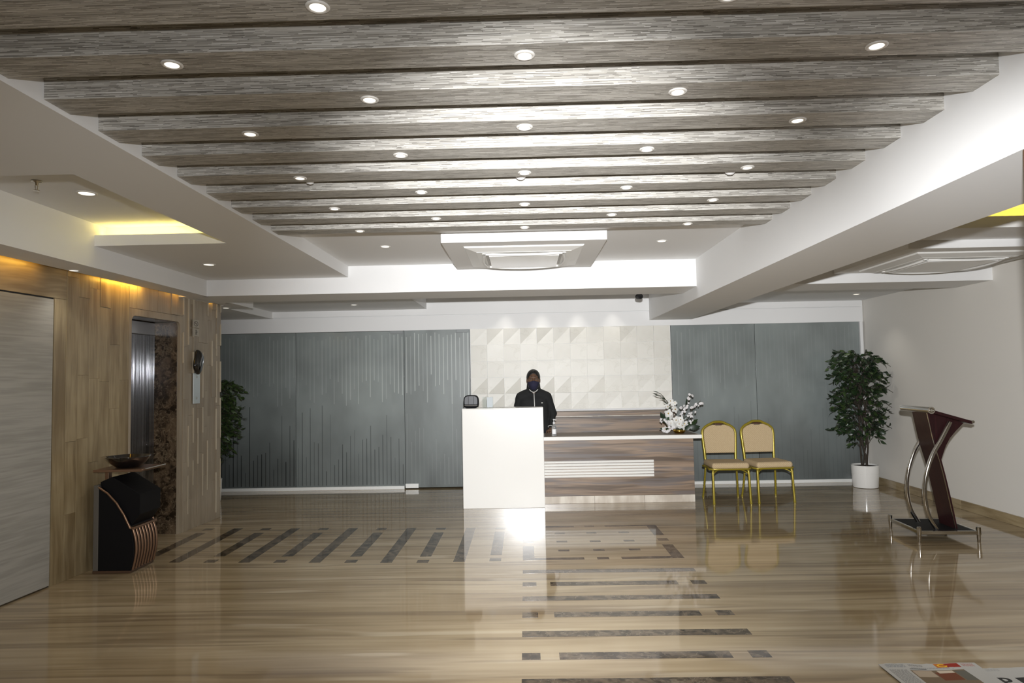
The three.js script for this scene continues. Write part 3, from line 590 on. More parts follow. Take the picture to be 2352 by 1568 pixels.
{
  const t = thing('flower_arrangement', 'white artificial flower arrangement in a gold bowl on the desk end', 'flowers', [1.92, 0.8168, -8.62]);
  mesh('bowl', lathe([[0, 0], [0.05, 0], [0.062, 0.008], [0.075, 0.022], [0.076, 0.036], [0.068, 0.046], [0.064, 0.044], [0.07, 0.034], [0.05, 0.016], [0, 0.016]], 36), M.brass, t);
  mesh('moss', new THREE.SphereGeometry(0.062, 16, 10).scale(1, 0.45, 1).translate(0, 0.04, 0), M.leafC, t);
  // flowers at (x, y) as seen from the lobby, with a little depth each
  const F = [[-0.115, 0.405, 0.055], [-0.08, 0.37, 0.045], [-0.06, 0.38, 0.04], [-0.055, 0.30, 0.06], [-0.15, 0.335, 0.05], [-0.14, 0.25, 0.075], [-0.11, 0.22, 0.065], [-0.06, 0.17, 0.06], [-0.115, 0.13, 0.06], [-0.075, 0.09, 0.06], [0.0, 0.175, 0.055], [0.065, 0.115, 0.065], [0.03, 0.095, 0.055], [-0.19, 0.055, 0.055], [-0.03, 0.095, 0.045], [0.05, 0.075, 0.045], [0.0, 0.085, 0.04], [-0.02, 0.12, 0.05]];
  F.forEach(([x, y, r], i) => {
    const z = 0.05 + rr(-0.03, 0.06) * (y < 0.2 ? 1 : 0.5), o = mesh('flower', flowerG(r * 0.78, 5, i), M.petal, t);
    o.position.set(x, y, z); o.rotation.set(rr(-0.5, 0.3), rr(-0.6, 0.6), rr(0, 6));
    mesh('flower_centre', new THREE.SphereGeometry(r * 0.13, 8, 6), M.brass, o).position.z = r * 0.05;
  });
  const stems = [[[0, 0.04, 0], [-0.08, 0.2, 0.01], [-0.13, 0.35, 0.02], [-0.19, 0.46, 0.03], [-0.25, 0.51, 0.04]], [[0, 0.04, 0], [-0.06, 0.22, 0.0], [-0.12, 0.37, 0.0], [-0.18, 0.44, 0.0], [-0.255, 0.475, 0.01]], [[0, 0.04, 0], [0.06, 0.2, 0], [0.1, 0.32, -0.01], [0.14, 0.42, 0], [0.165, 0.49, 0.01]], [[0, 0.04, 0], [0.1, 0.2, 0.03], [0.16, 0.3, 0.05], [0.23, 0.37, 0.06], [0.265, 0.4, 0.06]], [[0, 0.04, 0.02], [-0.1, 0.1, 0.05], [-0.18, 0.15, 0.06], [-0.235, 0.19, 0.07]], [[0, 0.04, 0.02], [0.09, 0.12, 0.06], [0.14, 0.19, 0.08], [0.16, 0.25, 0.08]], [[0, 0.04, 0.02], [-0.09, 0.06, 0.08], [-0.17, 0.05, 0.1], [-0.21, 0.03, 0.1]], [[0, 0.05, 0], [0.04, 0.2, -0.02], [0.06, 0.3, -0.02], [0.05, 0.34, 0]]];
  stems.forEach((P, i) => {
    const s = mesh('stem', tube(P, 0.0028, 20, 6), M.stem, t);
    const cv = new THREE.CatmullRomCurve3(P.map((p) => V(...p)));
    if (i < 2) { const L = []; for (let k = 0; k < 7; k++) { const u = 0.45 + 0.55 * k / 6, p = cv.getPoint(Math.min(1, u)); L.push(placed(leafG(0.075, 0.006, 0.2, 0.2, 3), p, V(-0.8 + rr(-0.3, 0.3), 0.5 + rr(-0.3, 0.2), 0.1), rr(0, 3))); } mesh('blade_leaf', L, M.leafC, s); } else {
      for (let k = 0; k < 11; k++) { const u = 0.35 + 0.65 * k / 10, p = cv.getPoint(u), r = rr(0.010, 0.017); const b = mesh('blossom', flowerG(r * 1.25, 5, k + i * 20), M.blossom, s); b.position.set(p.x + rr(-0.028, 0.028), Math.max(0.03, p.y + rr(-0.028, 0.028)), p.z + rr(0, 0.035)); b.rotation.set(rr(-0.6, 0.6), rr(-0.7, 0.7), rr(0, 6)); }
    }
  });
  const LV = [[0.10, 0.10, 0.0, 0.9, 0.35, 0.15, 0.038], [0.12, 0.06, 0.0, 0.9, 0.15, 0.14, 0.035], [-0.15, 0.12, -0.02, -0.4, 0.85, 0.16, 0.04], [-0.12, 0.08, 0.02, -0.3, 0.9, 0.15, 0.038], [0.05, 0.045, 0.09, 0.5, 0.5, 0.09, 0.03], [-0.16, 0.045, 0.06, -0.9, 0.15, 0.10, 0.025], [-0.2, 0.045, 0.05, 0.9, 0.1, 0.09, 0.025], [0.06, 0.16, -0.02, 0.7, 0.6, 0.11, 0.02], [0.1, 0.36, 0, 0.1, 1, 0.07, 0.014], [-0.10, 0.31, 0.05, -0.9, 0.25, 0.08, 0.013]];
  LV.forEach(([x, y, z, dx, dy, L, W], i) => mesh('leaf', placed(leafG(L, W, 0.2, 0.25), V(x, y, z), V(dx, dy, 0.25), rr(-0.4, 0.4)), i % 3 ? M.leafC : M.leafA, t));
}

// ---------------------------------------------------------------- banquet chairs
const chair = (() => {
  const c = thing('banquet_chair', 'gold-framed banquet chair with beige seat, next to the reception desk', 'chair', [2.44, 0, -8.47], 0, 'banquet chairs beside the desk');
  const seat = new RoundedBoxGeometry(0.445, 0.076, 0.43, 4, 0.034); mesh('seat', puv(seat).translate(0, 0.447, 0.01), M.fabric, c);
  mesh('seat_frame', [tube([[-0.215, 0.408, 0.2], [0.215, 0.408, 0.2], [0.22, 0.408, 0], [0.205, 0.408, -0.2], [-0.205, 0.408, -0.2], [-0.22, 0.408, 0]], 0.0115, 60, 8, true), bx(-0.2, 0.2, 0.4, 0.416, -0.19, 0.19, 0.004)], M.gold, c);
  // back: leaning arch
  const lean = (x, y) => [x, y, -0.215 - (y - 0.45) * 0.13];
  const arch = [[-0.185, 0.40], [-0.193, 0.55], [-0.203, 0.70], [-0.208, 0.795], [-0.198, 0.845], [-0.155, 0.887], [-0.095, 0.917], [-0.045, 0.938], [0.045, 0.938], [0.095, 0.917], [0.155, 0.887], [0.198, 0.845], [0.208, 0.795], [0.203, 0.70], [0.193, 0.55], [0.185, 0.40]];
  mesh('back_frame', tube(arch.map(([x, y]) => lean(x, y)), 0.0165, 90, 10), M.gold, c);
  const S = shape([[-0.178, 0.555], [0.178, 0.555], [0.192, 0.72], [0.194, 0.80], [0.184, 0.848], [0.142, 0.884], [0.08, 0.908], [0.05, 0.909], [0.035, 0.900], [-0.035, 0.900], [-0.05, 0.909], [-0.08, 0.908], [-0.142, 0.884], [-0.184, 0.848], [-0.194, 0.80], [-0.192, 0.72]]);
  const g = extrude(S, 0.045, 0.012); g.translate(0, -0.45, -0.02); g.rotateX(-Math.atan(0.13)); g.translate(0, 0.45, -0.215); mesh('backrest', puv(g), M.fabric, c);
  mesh('hand_hold', bx(-0.045, 0.045, 0.904, 0.921, -0.290, -0.266, 0.004), std({ color: lin(0.09, 0.035, 0.02), roughness: 0.5 }), c);
  for (const s of [-1, 1]) {
    mesh('front_leg', [tube([[s * 0.2, 0.405, 0.185], [s * 0.212, 0.37, 0.2], [s * 0.215, 0.2, 0.215], [s * 0.218, 0.012, 0.23]], 0.0145, 24, 10), rod([s * 0.218, 0.001, 0.23], [s * 0.218, 0.02, 0.23], 0.017)], M.gold, c);
    mesh('rear_leg', [tube([[s * 0.186, 0.41, -0.212], [s * 0.195, 0.34, -0.215], [s * 0.205, 0.18, -0.235], [s * 0.218, 0.012, -0.27]], 0.0125, 24, 10), rod([s * 0.218, 0.001, -0.27], [s * 0.218, 0.02, -0.27], 0.015), ...[0.1, 0.155, 0.21].map((y) => new THREE.TorusGeometry(0.0135, 0.0035, 6, 14).rotateX(Math.PI / 2).translate(s * (0.218 - (y - 0.012) * 0.07), y, -0.27 + (y - 0.012) * 0.2))], M.gold, c);
    mesh('leg_brace', tube([[s * 0.214, 0.345, 0.202], [s * 0.17, 0.38, 0.17], [s * 0.09, 0.4, 0.12]], 0.008, 14, 8), M.gold, c);
  }
  return c;
})();
{ const c = chair.clone(); c.name = numbered('banquet_chair'); scene.add(c); c.position.set(2.955, 0, -8.5); c.rotation.y = 0.09; c.userData.label = 'gold-framed banquet chair with beige seat, the one farther from the desk'; }

// ---------------------------------------------------------------- potted ficus trees
const LEAF = [leafG(0.075, 0.019, 0.25, 0.35, 3), leafG(0.062, 0.016, 0.2, 0.2, 3), leafG(0.085, 0.02, 0.3, 0.45, 3)];
function ficus(label, at, keep, turn, mats) {
  const t = thing('potted_ficus', label, 'potted plant', at, turn, 'artificial ficus trees');
  mesh('pot', lathe([[0, 0.002], [0.150, 0.002], [0.156, 0.008], [0.166, 0.16], [0.170, 0.29], [0.168, 0.297], [0.160, 0.297], [0.157, 0.27], [0, 0.265]], 48), M.pot, t);
  mesh('pot_band', new THREE.TorusGeometry(0.1675, 0.0016, 6, 48).rotateX(Math.PI / 2).translate(0, 0.19, 0), M.pot, t);
  mesh('soil', new THREE.CylinderGeometry(0.158, 0.158, 0.02, 32).translate(0, 0.268, 0), M.soil, t);
  const trunks = [];
  for (let k = 0; k < 4; k++) { const a = k * 1.7, P = []; for (let i = 0; i <= 7; i++) { const y = 0.26 + i * 0.16, w = a + i * 0.55; P.push([Math.cos(w) * (0.035 + 0.004 * i * (k % 2 ? 1 : 2)) + rr(-0.008, 0.008), y, Math.sin(w) * 0.04 + rr(-0.008, 0.008)]); } trunks.push(tube(P, 0.0135 - 0.001 * k, 30, 7)); }
  mesh('trunk', trunks, M.trunk, t);
  // twigs reach out of the trunks; leaves hang along them
  const twigs = [], spots = [];
  const half = (y) => { const u = (y - 0.55) / 1.25; return u < 0 ? 0.16 : 0.22 + 0.26 * Math.pow(Math.sin(Math.PI * Math.min(1, 0.12 + 0.76 * u)), 0.85); };
  for (let k = 0; k < 290; k++) {
    const low = k < 5, y = low ? rr(0.42, 0.66) : 0.62 + 1.1 * Math.pow(rnd(), 0.8), ang = rr(0, Math.PI * 2), R = low ? rr(0.16, 0.22) : half(y) * rr(0.45, 1.0), rise = rr(0.0, 0.13) * (y > 1.3 ? 1.3 : 1);
    const A = V(Math.cos(ang) * 0.03, y - 0.06, Math.sin(ang) * 0.03), B = V(Math.cos(ang) * R * 0.6, y + rise, Math.sin(ang) * R * 0.6), C = V(Math.cos(ang) * R, y + rise * 0.6 - 0.04, Math.sin(ang) * R);
    if (![B, C].every((q) => keep(q.clone().applyAxisAngle(V(0, 1, 0), turn).add(V(...at))))) continue;
    twigs.push(tube([A, B, C], 0.0026, 8, 5));
    const cv = new THREE.CatmullRomCurve3([A, B, C]);
    const n = low ? 5 : 7;
    for (let i = 0; i < n; i++) { const u = 0.4 + 0.6 * (i + rnd() * 0.6) / n, p = cv.getPoint(Math.min(1, u)); spots.push([p, V(Math.cos(ang) + rr(-0.9, 0.9), rr(-0.9, 0.35), Math.sin(ang) + rr(-0.9, 0.9))]); }
  }
  mesh('twigs', twigs, M.trunk, t).userData.kind = 'stuff';
  const ok = spots.filter(([p, d]) => keep(p.clone().addScaledVector(d.clone().normalize(), 0.085).applyAxisAngle(V(0, 1, 0), turn).add(V(...at))) && keep(p.clone().applyAxisAngle(V(0, 1, 0), turn).add(V(...at))));
  // the leaves that face the room singly, the rest joined
  ok.sort((a, b) => b[0].clone().applyAxisAngle(V(0, 1, 0), turn).z + 0.3 * hash(Math.round(b[0].x * 1e4), 1, 1) - a[0].clone().applyAxisAngle(V(0, 1, 0), turn).z - 0.3 * hash(Math.round(a[0].x * 1e4), 1, 1));
  const rest = [[], [], []];
  ok.forEach(([p, d], i) => {
    const g = LEAF[i % 3], m = rnd() < 0.45 ? 0 : rnd() < 0.35 ? 1 : 2, roll = rr(-0.8, 0.8) + (rnd() < 0.5 ? 0 : Math.PI);
    if (i < 290) { const o = mesh('leaf', g, mats[m], t); o.quaternion.setFromUnitVectors(V(0, 1, 0), d.clone().normalize()); o.rotateY(roll); o.position.copy(p); o.scale.setScalar(rr(0.85, 1.15)); } else rest[m].push(placed(g, p, d, roll));
  });
  rest.forEach((g, m) => { if (g.length) mesh('foliage', g, mats[m], t).userData.kind = 'stuff'; });
  return t;
}
ficus('tall dark green ficus in a white round pot by the right wall', [4.53, 0, -9.3], (p) => p.x < 4.79 && p.z > -9.72, 0.4, [M.leafA, M.leafB, M.leafC]);
ficus('ficus mostly hidden behind the stone corner of the lift wall', [-4.17, 0, -8.95], (p) => p.x > -5.2 && p.z > -9.72 && p.z < -8.0 && p.y < 1.6, 1.9, [M.leafB, M.leafA, M.leafB]);

// ---------------------------------------------------------------- lectern
{
  const t = thing('lectern', 'dark red wooden lectern with curved chrome tubes on a black base', 'lectern', [3.55, 0, -6.33], -0.06);
  // base plate, rails and feet (local: x towards the wall, z towards the viewer)
  mesh('base_plate', bx(0.0, 0.47, 0.085, 0.10, -0.50, 0.02, 0.004), M.black, t);
  mesh('base_rail', bx(-0.02, 0.49, 0.07, 0.102, 0.015, 0.04, 0.005), M.chrome, t);
  mesh('base_rail', bx(-0.02, 0.49, 0.07, 0.102, -0.525, -0.50, 0.005), M.chrome, t);
  mesh('base_rail', bx(-0.025, 0.0, 0.07, 0.102, -0.51, 0.03, 0.005), M.chrome, t);
  mesh('base_rail', bx(0.47, 0.495, 0.07, 0.102, -0.51, 0.03, 0.005), M.chrome, t);
  for (const [x, z] of [[-0.02, 0.03], [0.49, 0.03], [-0.02, -0.52], [0.49, -0.52]]) mesh('foot', [rod([x, 0.001, z], [x, 0.075, z], 0.014, 0.017, 16), rod([x, 0.07, z], [x, 0.13, z], 0.02, 0.02, 16), lathe([[0, 0.13], [0.02, 0.13], [0.016, 0.138], [0, 0.141]], 16).translate(x, 0, z)], M.chrome, t);
  // leaning board and the hourglass wing behind it
  const spine = new THREE.CatmullRomCurve3([V(0.352, 0.10, 0), V(0.300, 0.42, 0), V(0.250, 0.68, 0), V(0.200, 0.88, 0), V(0.150, 1.165, 0)]).getPoints(28);
  const off = (d) => spine.map((p, i) => { const a = spine[Math.max(0, i - 1)], b = spine[Math.min(28, i + 1)], l = Math.hypot(b.x - a.x, b.y - a.y); return [p.x + d * (b.y - a.y) / l, p.y - d * (b.x - a.x) / l]; });
  mesh('front_board', puv(extrude(shape([...off(-0.011), ...off(0.011).reverse()]), 0.27, 0.003).translate(0, 0, -0.33)), M.mahogany, t);
  const back = off(0.0115).filter(([, y]) => y > 0.70), wing = shape([...back, [0.47, 1.055], [0.40, 0.985], [0.345, 0.92], [0.305, 0.85], [0.275, 0.77]]);
  for (const z of [-0.10, -0.325]) mesh('side_wing', puv(extrude(wing, 0.024, 0.003, 20).translate(0, 0, z)), M.mahogany, t);
  mesh('edge_strip', puv(extrude(shape([...off(-0.0115), ...off(-0.008).reverse()]), 0.012, 0.001).translate(0, 0, -0.066)), M.chrome, t);
  for (const z of [-0.035, -0.36]) mesh('chrome_tube', tube([[0.33, 1.07, z], [0.235, 0.90, z], [0.155, 0.76, z], [0.095, 0.58, z], [0.075, 0.40, z], [0.10, 0.23, z], [0.165, 0.10, z]], 0.019, 48, 14), M.chrome, t);
  // sloping top with a thick metal front roll
  const top = bx(0, 0.375, -0.014, 0.014, -0.50, 0.02, 0.005); top.rotateZ(-0.30); top.translate(0.14, 1.175, 0); mesh('reading_top', puv(top), M.mahogany, t);
  mesh('front_roll', rod([0.14, 1.182, -0.505], [0.14, 1.182, 0.012], 0.029, 0.029, 24), M.chrome, t);
  mesh('roll_cap', [rod([0.14, 1.182, 0.012], [0.14, 1.182, 0.03], 0.032, 0.032, 24), new THREE.TorusGeometry(0.017, 0.006, 8, 24).translate(0.14, 1.182, 0.031)], M.chrome, t);
  mesh('book_stop', rod([0.500, 1.072, -0.50], [0.500, 1.072, 0.022], 0.013, 0.013, 16), M.chrome, t);
}

// ---------------------------------------------------------------- newspaper on the floor
{
  const t = thing('newspaper', 'open newspaper with colour photographs lying flat on the marble floor', 'newspaper', [2.13, 0, -3.73], 0);
  const page = (draw) => { const c = document.createElement('canvas'); c.width = 768; c.height = 1024; const g = c.getContext('2d'); g.fillStyle = '#adaca9'; g.fillRect(0, 0, 768, 1024); draw(g); const x = new THREE.CanvasTexture(c); x.colorSpace = THREE.SRGBColorSpace; return std({ map: x, roughness: 0.8 }); };
  const lines = (g, x, y, w, h, col) => { g.fillStyle = col; for (let j = 0; j < h; j += 9) { let i = 0; while (i < w) { const l = 6 + 22 * rnd(); g.fillRect(x + i, y + j, Math.min(l, w - i), 4); i += l + 5; } } };
  const sheet = (w, d, m, lift) => { // softly waved sheet with thickness
    const g = new THREE.BoxGeometry(w, 0.0016, d, 24, 1, 24), p = g.attributes.position, uv = g.attributes.uv;
    for (let i = 0; i < p.count; i++) { const x = p.getX(i), z = p.getZ(i); uv.setXY(i, x / w + 0.5, 0.5 - z / d); p.setY(i, p.getY(i) + lift + 0.003 + 0.0025 * Math.sin(x * 17 + z * 6) + 0.003 * Math.max(0, Math.abs(z / d) - 0.35) * 10 * hash(Math.round(x * 30), 1, 3)); }
    g.computeVertexNormals(); return [g, m];
  };
  const m1 = page((g) => {
    lines(g, 40, 20, 150, 60, '#5d6870'); lines(g, 220, 24, 110, 34, '#555'); lines(g, 220, 80, 300, 20, '#777');
    g.fillStyle = '#8e2414'; g.fillRect(430, 6, 190, 76); g.fillStyle = '#b3661d'; g.fillRect(430, 6, 85, 76); g.strokeStyle = '#e0b52a'; g.lineWidth = 13; g.beginPath(); g.ellipse(486, 44, 32, 24, 0, 0, 5.4); g.stroke();
    lines(g, 640, 22, 95, 50, '#9c4236'); g.fillStyle = '#3c3f44'; g.fillRect(200, 100, 130, 12);
    g.fillStyle = '#70604c'; g.fillRect(190, 130, 420, 330); g.fillStyle = '#a79885'; g.fillRect(200, 140, 150, 120); g.fillStyle = '#6b3a22'; g.fillRect(360, 170, 150, 160); g.fillStyle = '#c3b6a4'; g.fillRect(390, 140, 120, 50); g.fillStyle = '#5e5c54'; g.fillRect(520, 150, 90, 190);
    lines(g, 30, 120, 140, 860, '#666'); lines(g, 190, 480, 270, 500, '#666'); lines(g, 480, 480, 260, 500, '#666');
  });
  const m2 = page((g) => { lines(g, 40, 20, 400, 40, '#888'); g.fillStyle = '#2b2b2b'; g.font = 'bold 210px sans-serif'; g.fillText('P', 300, 330); g.fillRect(470, 190, 210, 120); lines(g, 40, 80, 220, 800, '#777'); lines(g, 300, 380, 420, 600, '#777'); });
  const s1 = mesh('front_page', ...sheet(0.50, 0.60, m1, 0.004), t); s1.position.set(-0.05, 0, 0.32);
  const s2 = mesh('inner_page', ...sheet(0.44, 0.60, m2, 0), t); s2.position.set(0.24, 0, 0.37); s2.rotation.y = -0.02;
}

// ---------------------------------------------------------------- black and copper stand with a bowl, by the lift
{
  const t = thing('bowl_stand', 'black stand with copper ribs and an open hopper beside the lift', 'stand', [-3.545, 0, -5.65]);
  const D = 0.35, body = new THREE.Shape();
  body.moveTo(0, 0.02); body.lineTo(0, 0.70); body.bezierCurveTo(0.11, 0.64, 0.19, 0.53, 0.265, 0.37); body.bezierCurveTo(0.30, 0.27, 0.315, 0.14, 0.27, 0.02); body.lineTo(0, 0.02);
  mesh('side_body', puv(extrude(body, D, 0.003, 20).translate(0, 0, -D)), M.black, t);
  mesh('plinth', bx(-0.045, 0.27, 0.001, 0.02, -D - 0.004, 0.004, 0.003), M.brown, t);
  mesh('back_panel', bx(-0.045, -0.002, 0.02, 0.72, -D, 0.0, 0.003), std({ color: lin(0.12, 0.11, 0.095), roughness: 0.5 }), t);
  const edge = [[0.0, 0.705], [0.075, 0.655], [0.15, 0.575], [0.215, 0.475], [0.268, 0.365]];
  const strip = (z) => { const g = []; for (let i = 0; i < edge.length - 1; i++) g.push(rod([edge[i][0], edge[i][1], z], [edge[i + 1][0], edge[i + 1][1], z], 0.009, 0.009, 8)); return g; };
  mesh('copper_trim', strip(0.004), M.copper, t); mesh('copper_trim', strip(-D - 0.004), M.copper, t);
  mesh('rib_frame', [bx(0.262, 0.30, 0.355, 0.375, -D, 0, 0.004)], M.copper, t);
  for (let k = 0; k < 8; k++) { const z = -0.02 - k * (D - 0.04) / 7; mesh('rib', tube([[0.275, 0.36, z], [0.300, 0.27, z], [0.305, 0.16, z], [0.278, 0.025, z]], 0.011, 20, 8), M.copper, t); }
  const hop = new THREE.Shape(); hop.moveTo(0.0, 0.71); hop.lineTo(0.0, 0.745); hop.lineTo(0.10, 0.785); hop.lineTo(0.335, 0.64); hop.lineTo(0.335, 0.475); hop.lineTo(0.265, 0.385); hop.bezierCurveTo(0.2, 0.51, 0.11, 0.64, 0.0, 0.71);
  mesh('hopper', puv(extrude(hop, D - 0.03, 0.004, 16).translate(0, 0, -D + 0.01)), M.black, t);
  mesh('post', bx(-0.045, -0.012, 0.72, 0.83, -0.2, -0.15, 0.004), M.copper, t);
  mesh('shelf', puv(extrude(shape([[-0.045, 0], [0.36, 0], [0.375, 0.01], [0.36, 0.02], [-0.045, 0.02]]), D + 0.01, 0.002).translate(0, 0.828, -D)), M.copper, t);
  mesh('chrome_edge', rod([0.372, 0.846, -0.34], [0.372, 0.846, -0.02], 0.006), M.chrome, t);
  const b = thing('bowl', 'wide shallow black bowl on the copper shelf of the stand', 'bowl', [-3.39, 0.848, -5.8]);
  mesh('bowl_shell', lathe([[0, 0.001], [0.075, 0.001], [0.095, 0.006], [0.14, 0.045], [0.172, 0.088], [0.176, 0.094], [0.170, 0.096], [0.135, 0.055], [0.09, 0.018], [0, 0.014]], 48), M.blackGloss, b);
}

// ---------------------------------------------------------------- lift call panel and signs
{
  const at = (s, y, n) => { const v = V(s, y, n).applyAxisAngle(V(0, 1, 0), 1.5156); return [v.x - 3.729, v.y, v.z - 4.837]; };
  const p = thing('call_panel', 'narrow steel lift call panel with a glossy black oval cover above it', 'call panel', at(2.535, 1.33, 0.016), 1.5156);
  mesh('steel_plate', bx(-0.065, 0.065, 0, 0.33, 0, 0.012, 0.003), std({ color: lin(0.62, 0.68, 0.70), metalness: 0.5, roughness: 0.35 }), p);
  mesh('call_button', [0.06, 0.29].map((y) => rod([0, y, 0.011], [0, y, 0.016], 0.014, 0.013, 20)), M.chrome, p);
  const g = new THREE.SphereGeometry(1, 28, 20).scale(0.085, 0.135, 0.055); { const q = g.attributes.position; for (let i = 0; i < q.count; i++) { const y = q.getY(i); q.setX(i, q.getX(i) + 0.012 * Math.sin(y * 26)); if (q.getZ(i) < 0) q.setZ(i, q.getZ(i) * 0.25); } g.computeVertexNormals(); }
  mesh('oval_cover', g.translate(0.01, 0.45, 0.014), M.blackGloss, p);
  const signTex = (draw) => { const c = document.createElement('canvas'); c.width = c.height = 128; const x = c.getContext('2d'); x.fillStyle = '#b9b3a6'; x.fillRect(0, 0, 128, 128); x.strokeStyle = x.fillStyle = '#55504a'; draw(x); const k = new THREE.CanvasTexture(c); k.colorSpace = THREE.SRGBColorSpace; return std({ map: k, roughness: 0.5 }); };
  const plate = (y, h, m, label) => { const t = thing('wall_sign', label, 'sign', at(2.525, y, 0.016), 1.5156); const q = new THREE.BoxGeometry(0.13, h, 0.005).translate(0, h / 2, 0.0025); mesh('plate', q, m, t); };
  plate(2.155, 0.085, signTex((x) => { x.lineWidth = 9; x.beginPath(); x.arc(64, 64, 38, 0, 7); x.stroke(); x.beginPath(); x.moveTo(38, 38); x.lineTo(90, 90); x.stroke(); x.fillRect(48, 58, 36, 9); }), 'upper small square sign with a round symbol on the lift wall');
  plate(2.06, 0.085, signTex((x) => { x.beginPath(); x.arc(64, 30, 12, 0, 7); x.fill(); x.fillRect(54, 46, 20, 56); x.fillRect(70, 50, 24, 10); }), 'lower small square sign with a standing figure on the lift wall');
}

// ---------------------------------------------------------------- receptionist
function surfaceNet(f, lo, hi, cell) {
  const n = [0, 1, 2].map((k) => Math.ceil((hi[k] - lo[k]) / cell) + 1), [nx, ny, nz] = n, val = new Float32Array(nx * ny * nz), id = (i, j, k) => (k * ny + j) * nx + i;
  for (let k = 0; k < nz; k++) for (let j = 0; j < ny; j++) for (let i = 0; i < nx; i++) val[id(i, j, k)] = f(lo[0] + i * cell, lo[1] + j * cell, lo[2] + k * cell);
  const vid = new Int32Array(nx * ny * nz).fill(-1), pos = [], idx = [];
  for (let k = 0; k < nz - 1; k++) for (let j = 0; j < ny - 1; j++) for (let i = 0; i < nx - 1; i++) {
    let c = 0, x = 0, y = 0, z = 0; const v = (a, b, d) => val[id(i + a, j + b, k + d)];
    for (let a = 0; a < 2; a++) for (let b = 0; b < 2; b++) {
      let p = v(0, a, b), q = v(1, a, b); if (p < 0 !== q < 0) { x += p / (p - q); y += a; z += b; c++; }
      p = v(a, 0, b); q = v(a, 1, b); if (p < 0 !== q < 0) { x += a; y += p / (p - q); z += b; c++; }
      p = v(a, b, 0); q = v(a, b, 1); if (p < 0 !== q < 0) { x += a; y += b; z += p / (p - q); c++; }
    }
    if (c) { vid[id(i, j, k)] = pos.length / 3; pos.push(lo[0] + (i + x / c) * cell, lo[1] + (j + y / c) * cell, lo[2] + (k + z / c) * cell); }
  }
  const quad = (a, b, c, d, flip) => { if (a < 0 || b < 0 || c < 0 || d < 0) return; flip ? idx.push(a, c, b, a, d, c) : idx.push(a, b, c, a, c, d); };
  for (let k = 1; k < nz - 1; k++) for (let j = 1; j < ny - 1; j++) for (let i = 1; i < nx - 1; i++) {
    const s = val[id(i, j, k)] < 0;
    if (s !== val[id(i + 1, j, k)] < 0) quad(vid[id(i, j - 1, k - 1)], vid[id(i, j, k - 1)], vid[id(i, j, k)], vid[id(i, j - 1, k)], !s);
    if (s !== val[id(i, j + 1, k)] < 0) quad(vid[id(i - 1, j, k - 1)], vid[id(i - 1, j, k)], vid[id(i, j, k)], vid[id(i, j, k - 1)], !s);
    if (s !== val[id(i, j, k + 1)] < 0) quad(vid[id(i - 1, j - 1, k)], vid[id(i, j - 1, k)], vid[id(i, j, k)], vid[id(i - 1, j, k)], !s);
  }
  const g = new THREE.BufferGeometry(); g.setAttribute('position', new THREE.Float32BufferAttribute(pos, 3)); g.setAttribute('uv', new THREE.Float32BufferAttribute(new Float32Array(pos.length / 3 * 2), 2)); g.setIndex(idx); g.computeVertexNormals(); return g;
}
const cap = (p, a, b, ra, rb) => { const dx = b[0] - a[0], dy = b[1] - a[1], dz = b[2] - a[2], L = dx * dx + dy * dy + dz * dz; let t = L ? ((p[0] - a[0]) * dx + (p[1] - a[1]) * dy + (p[2] - a[2]) * dz) / L : 0; t = Math.min(1, Math.max(0, t)); return Math.hypot(p[0] - a[0] - t * dx, p[1] - a[1] - t * dy, p[2] - a[2] - t * dz) - ra - (rb - ra) * t; };
const ell = (p, c, r) => { const x = (p[0] - c[0]) / r[0], y = (p[1] - c[1]) / r[1], z = (p[2] - c[2]) / r[2], k = Math.hypot(x, y, z), q = Math.hypot(x / r[0], y / r[1], z / r[2]); return q < 1e-6 ? -Math.min(...r) : k * (k - 1) / q; };
const smin = (a, b, k) => { const h = Math.max(0, k - Math.abs(a - b)) / k; return Math.min(a, b) - h * h * k * 0.25; };
const smax = (a, b, k) => -smin(-a, -b, k);
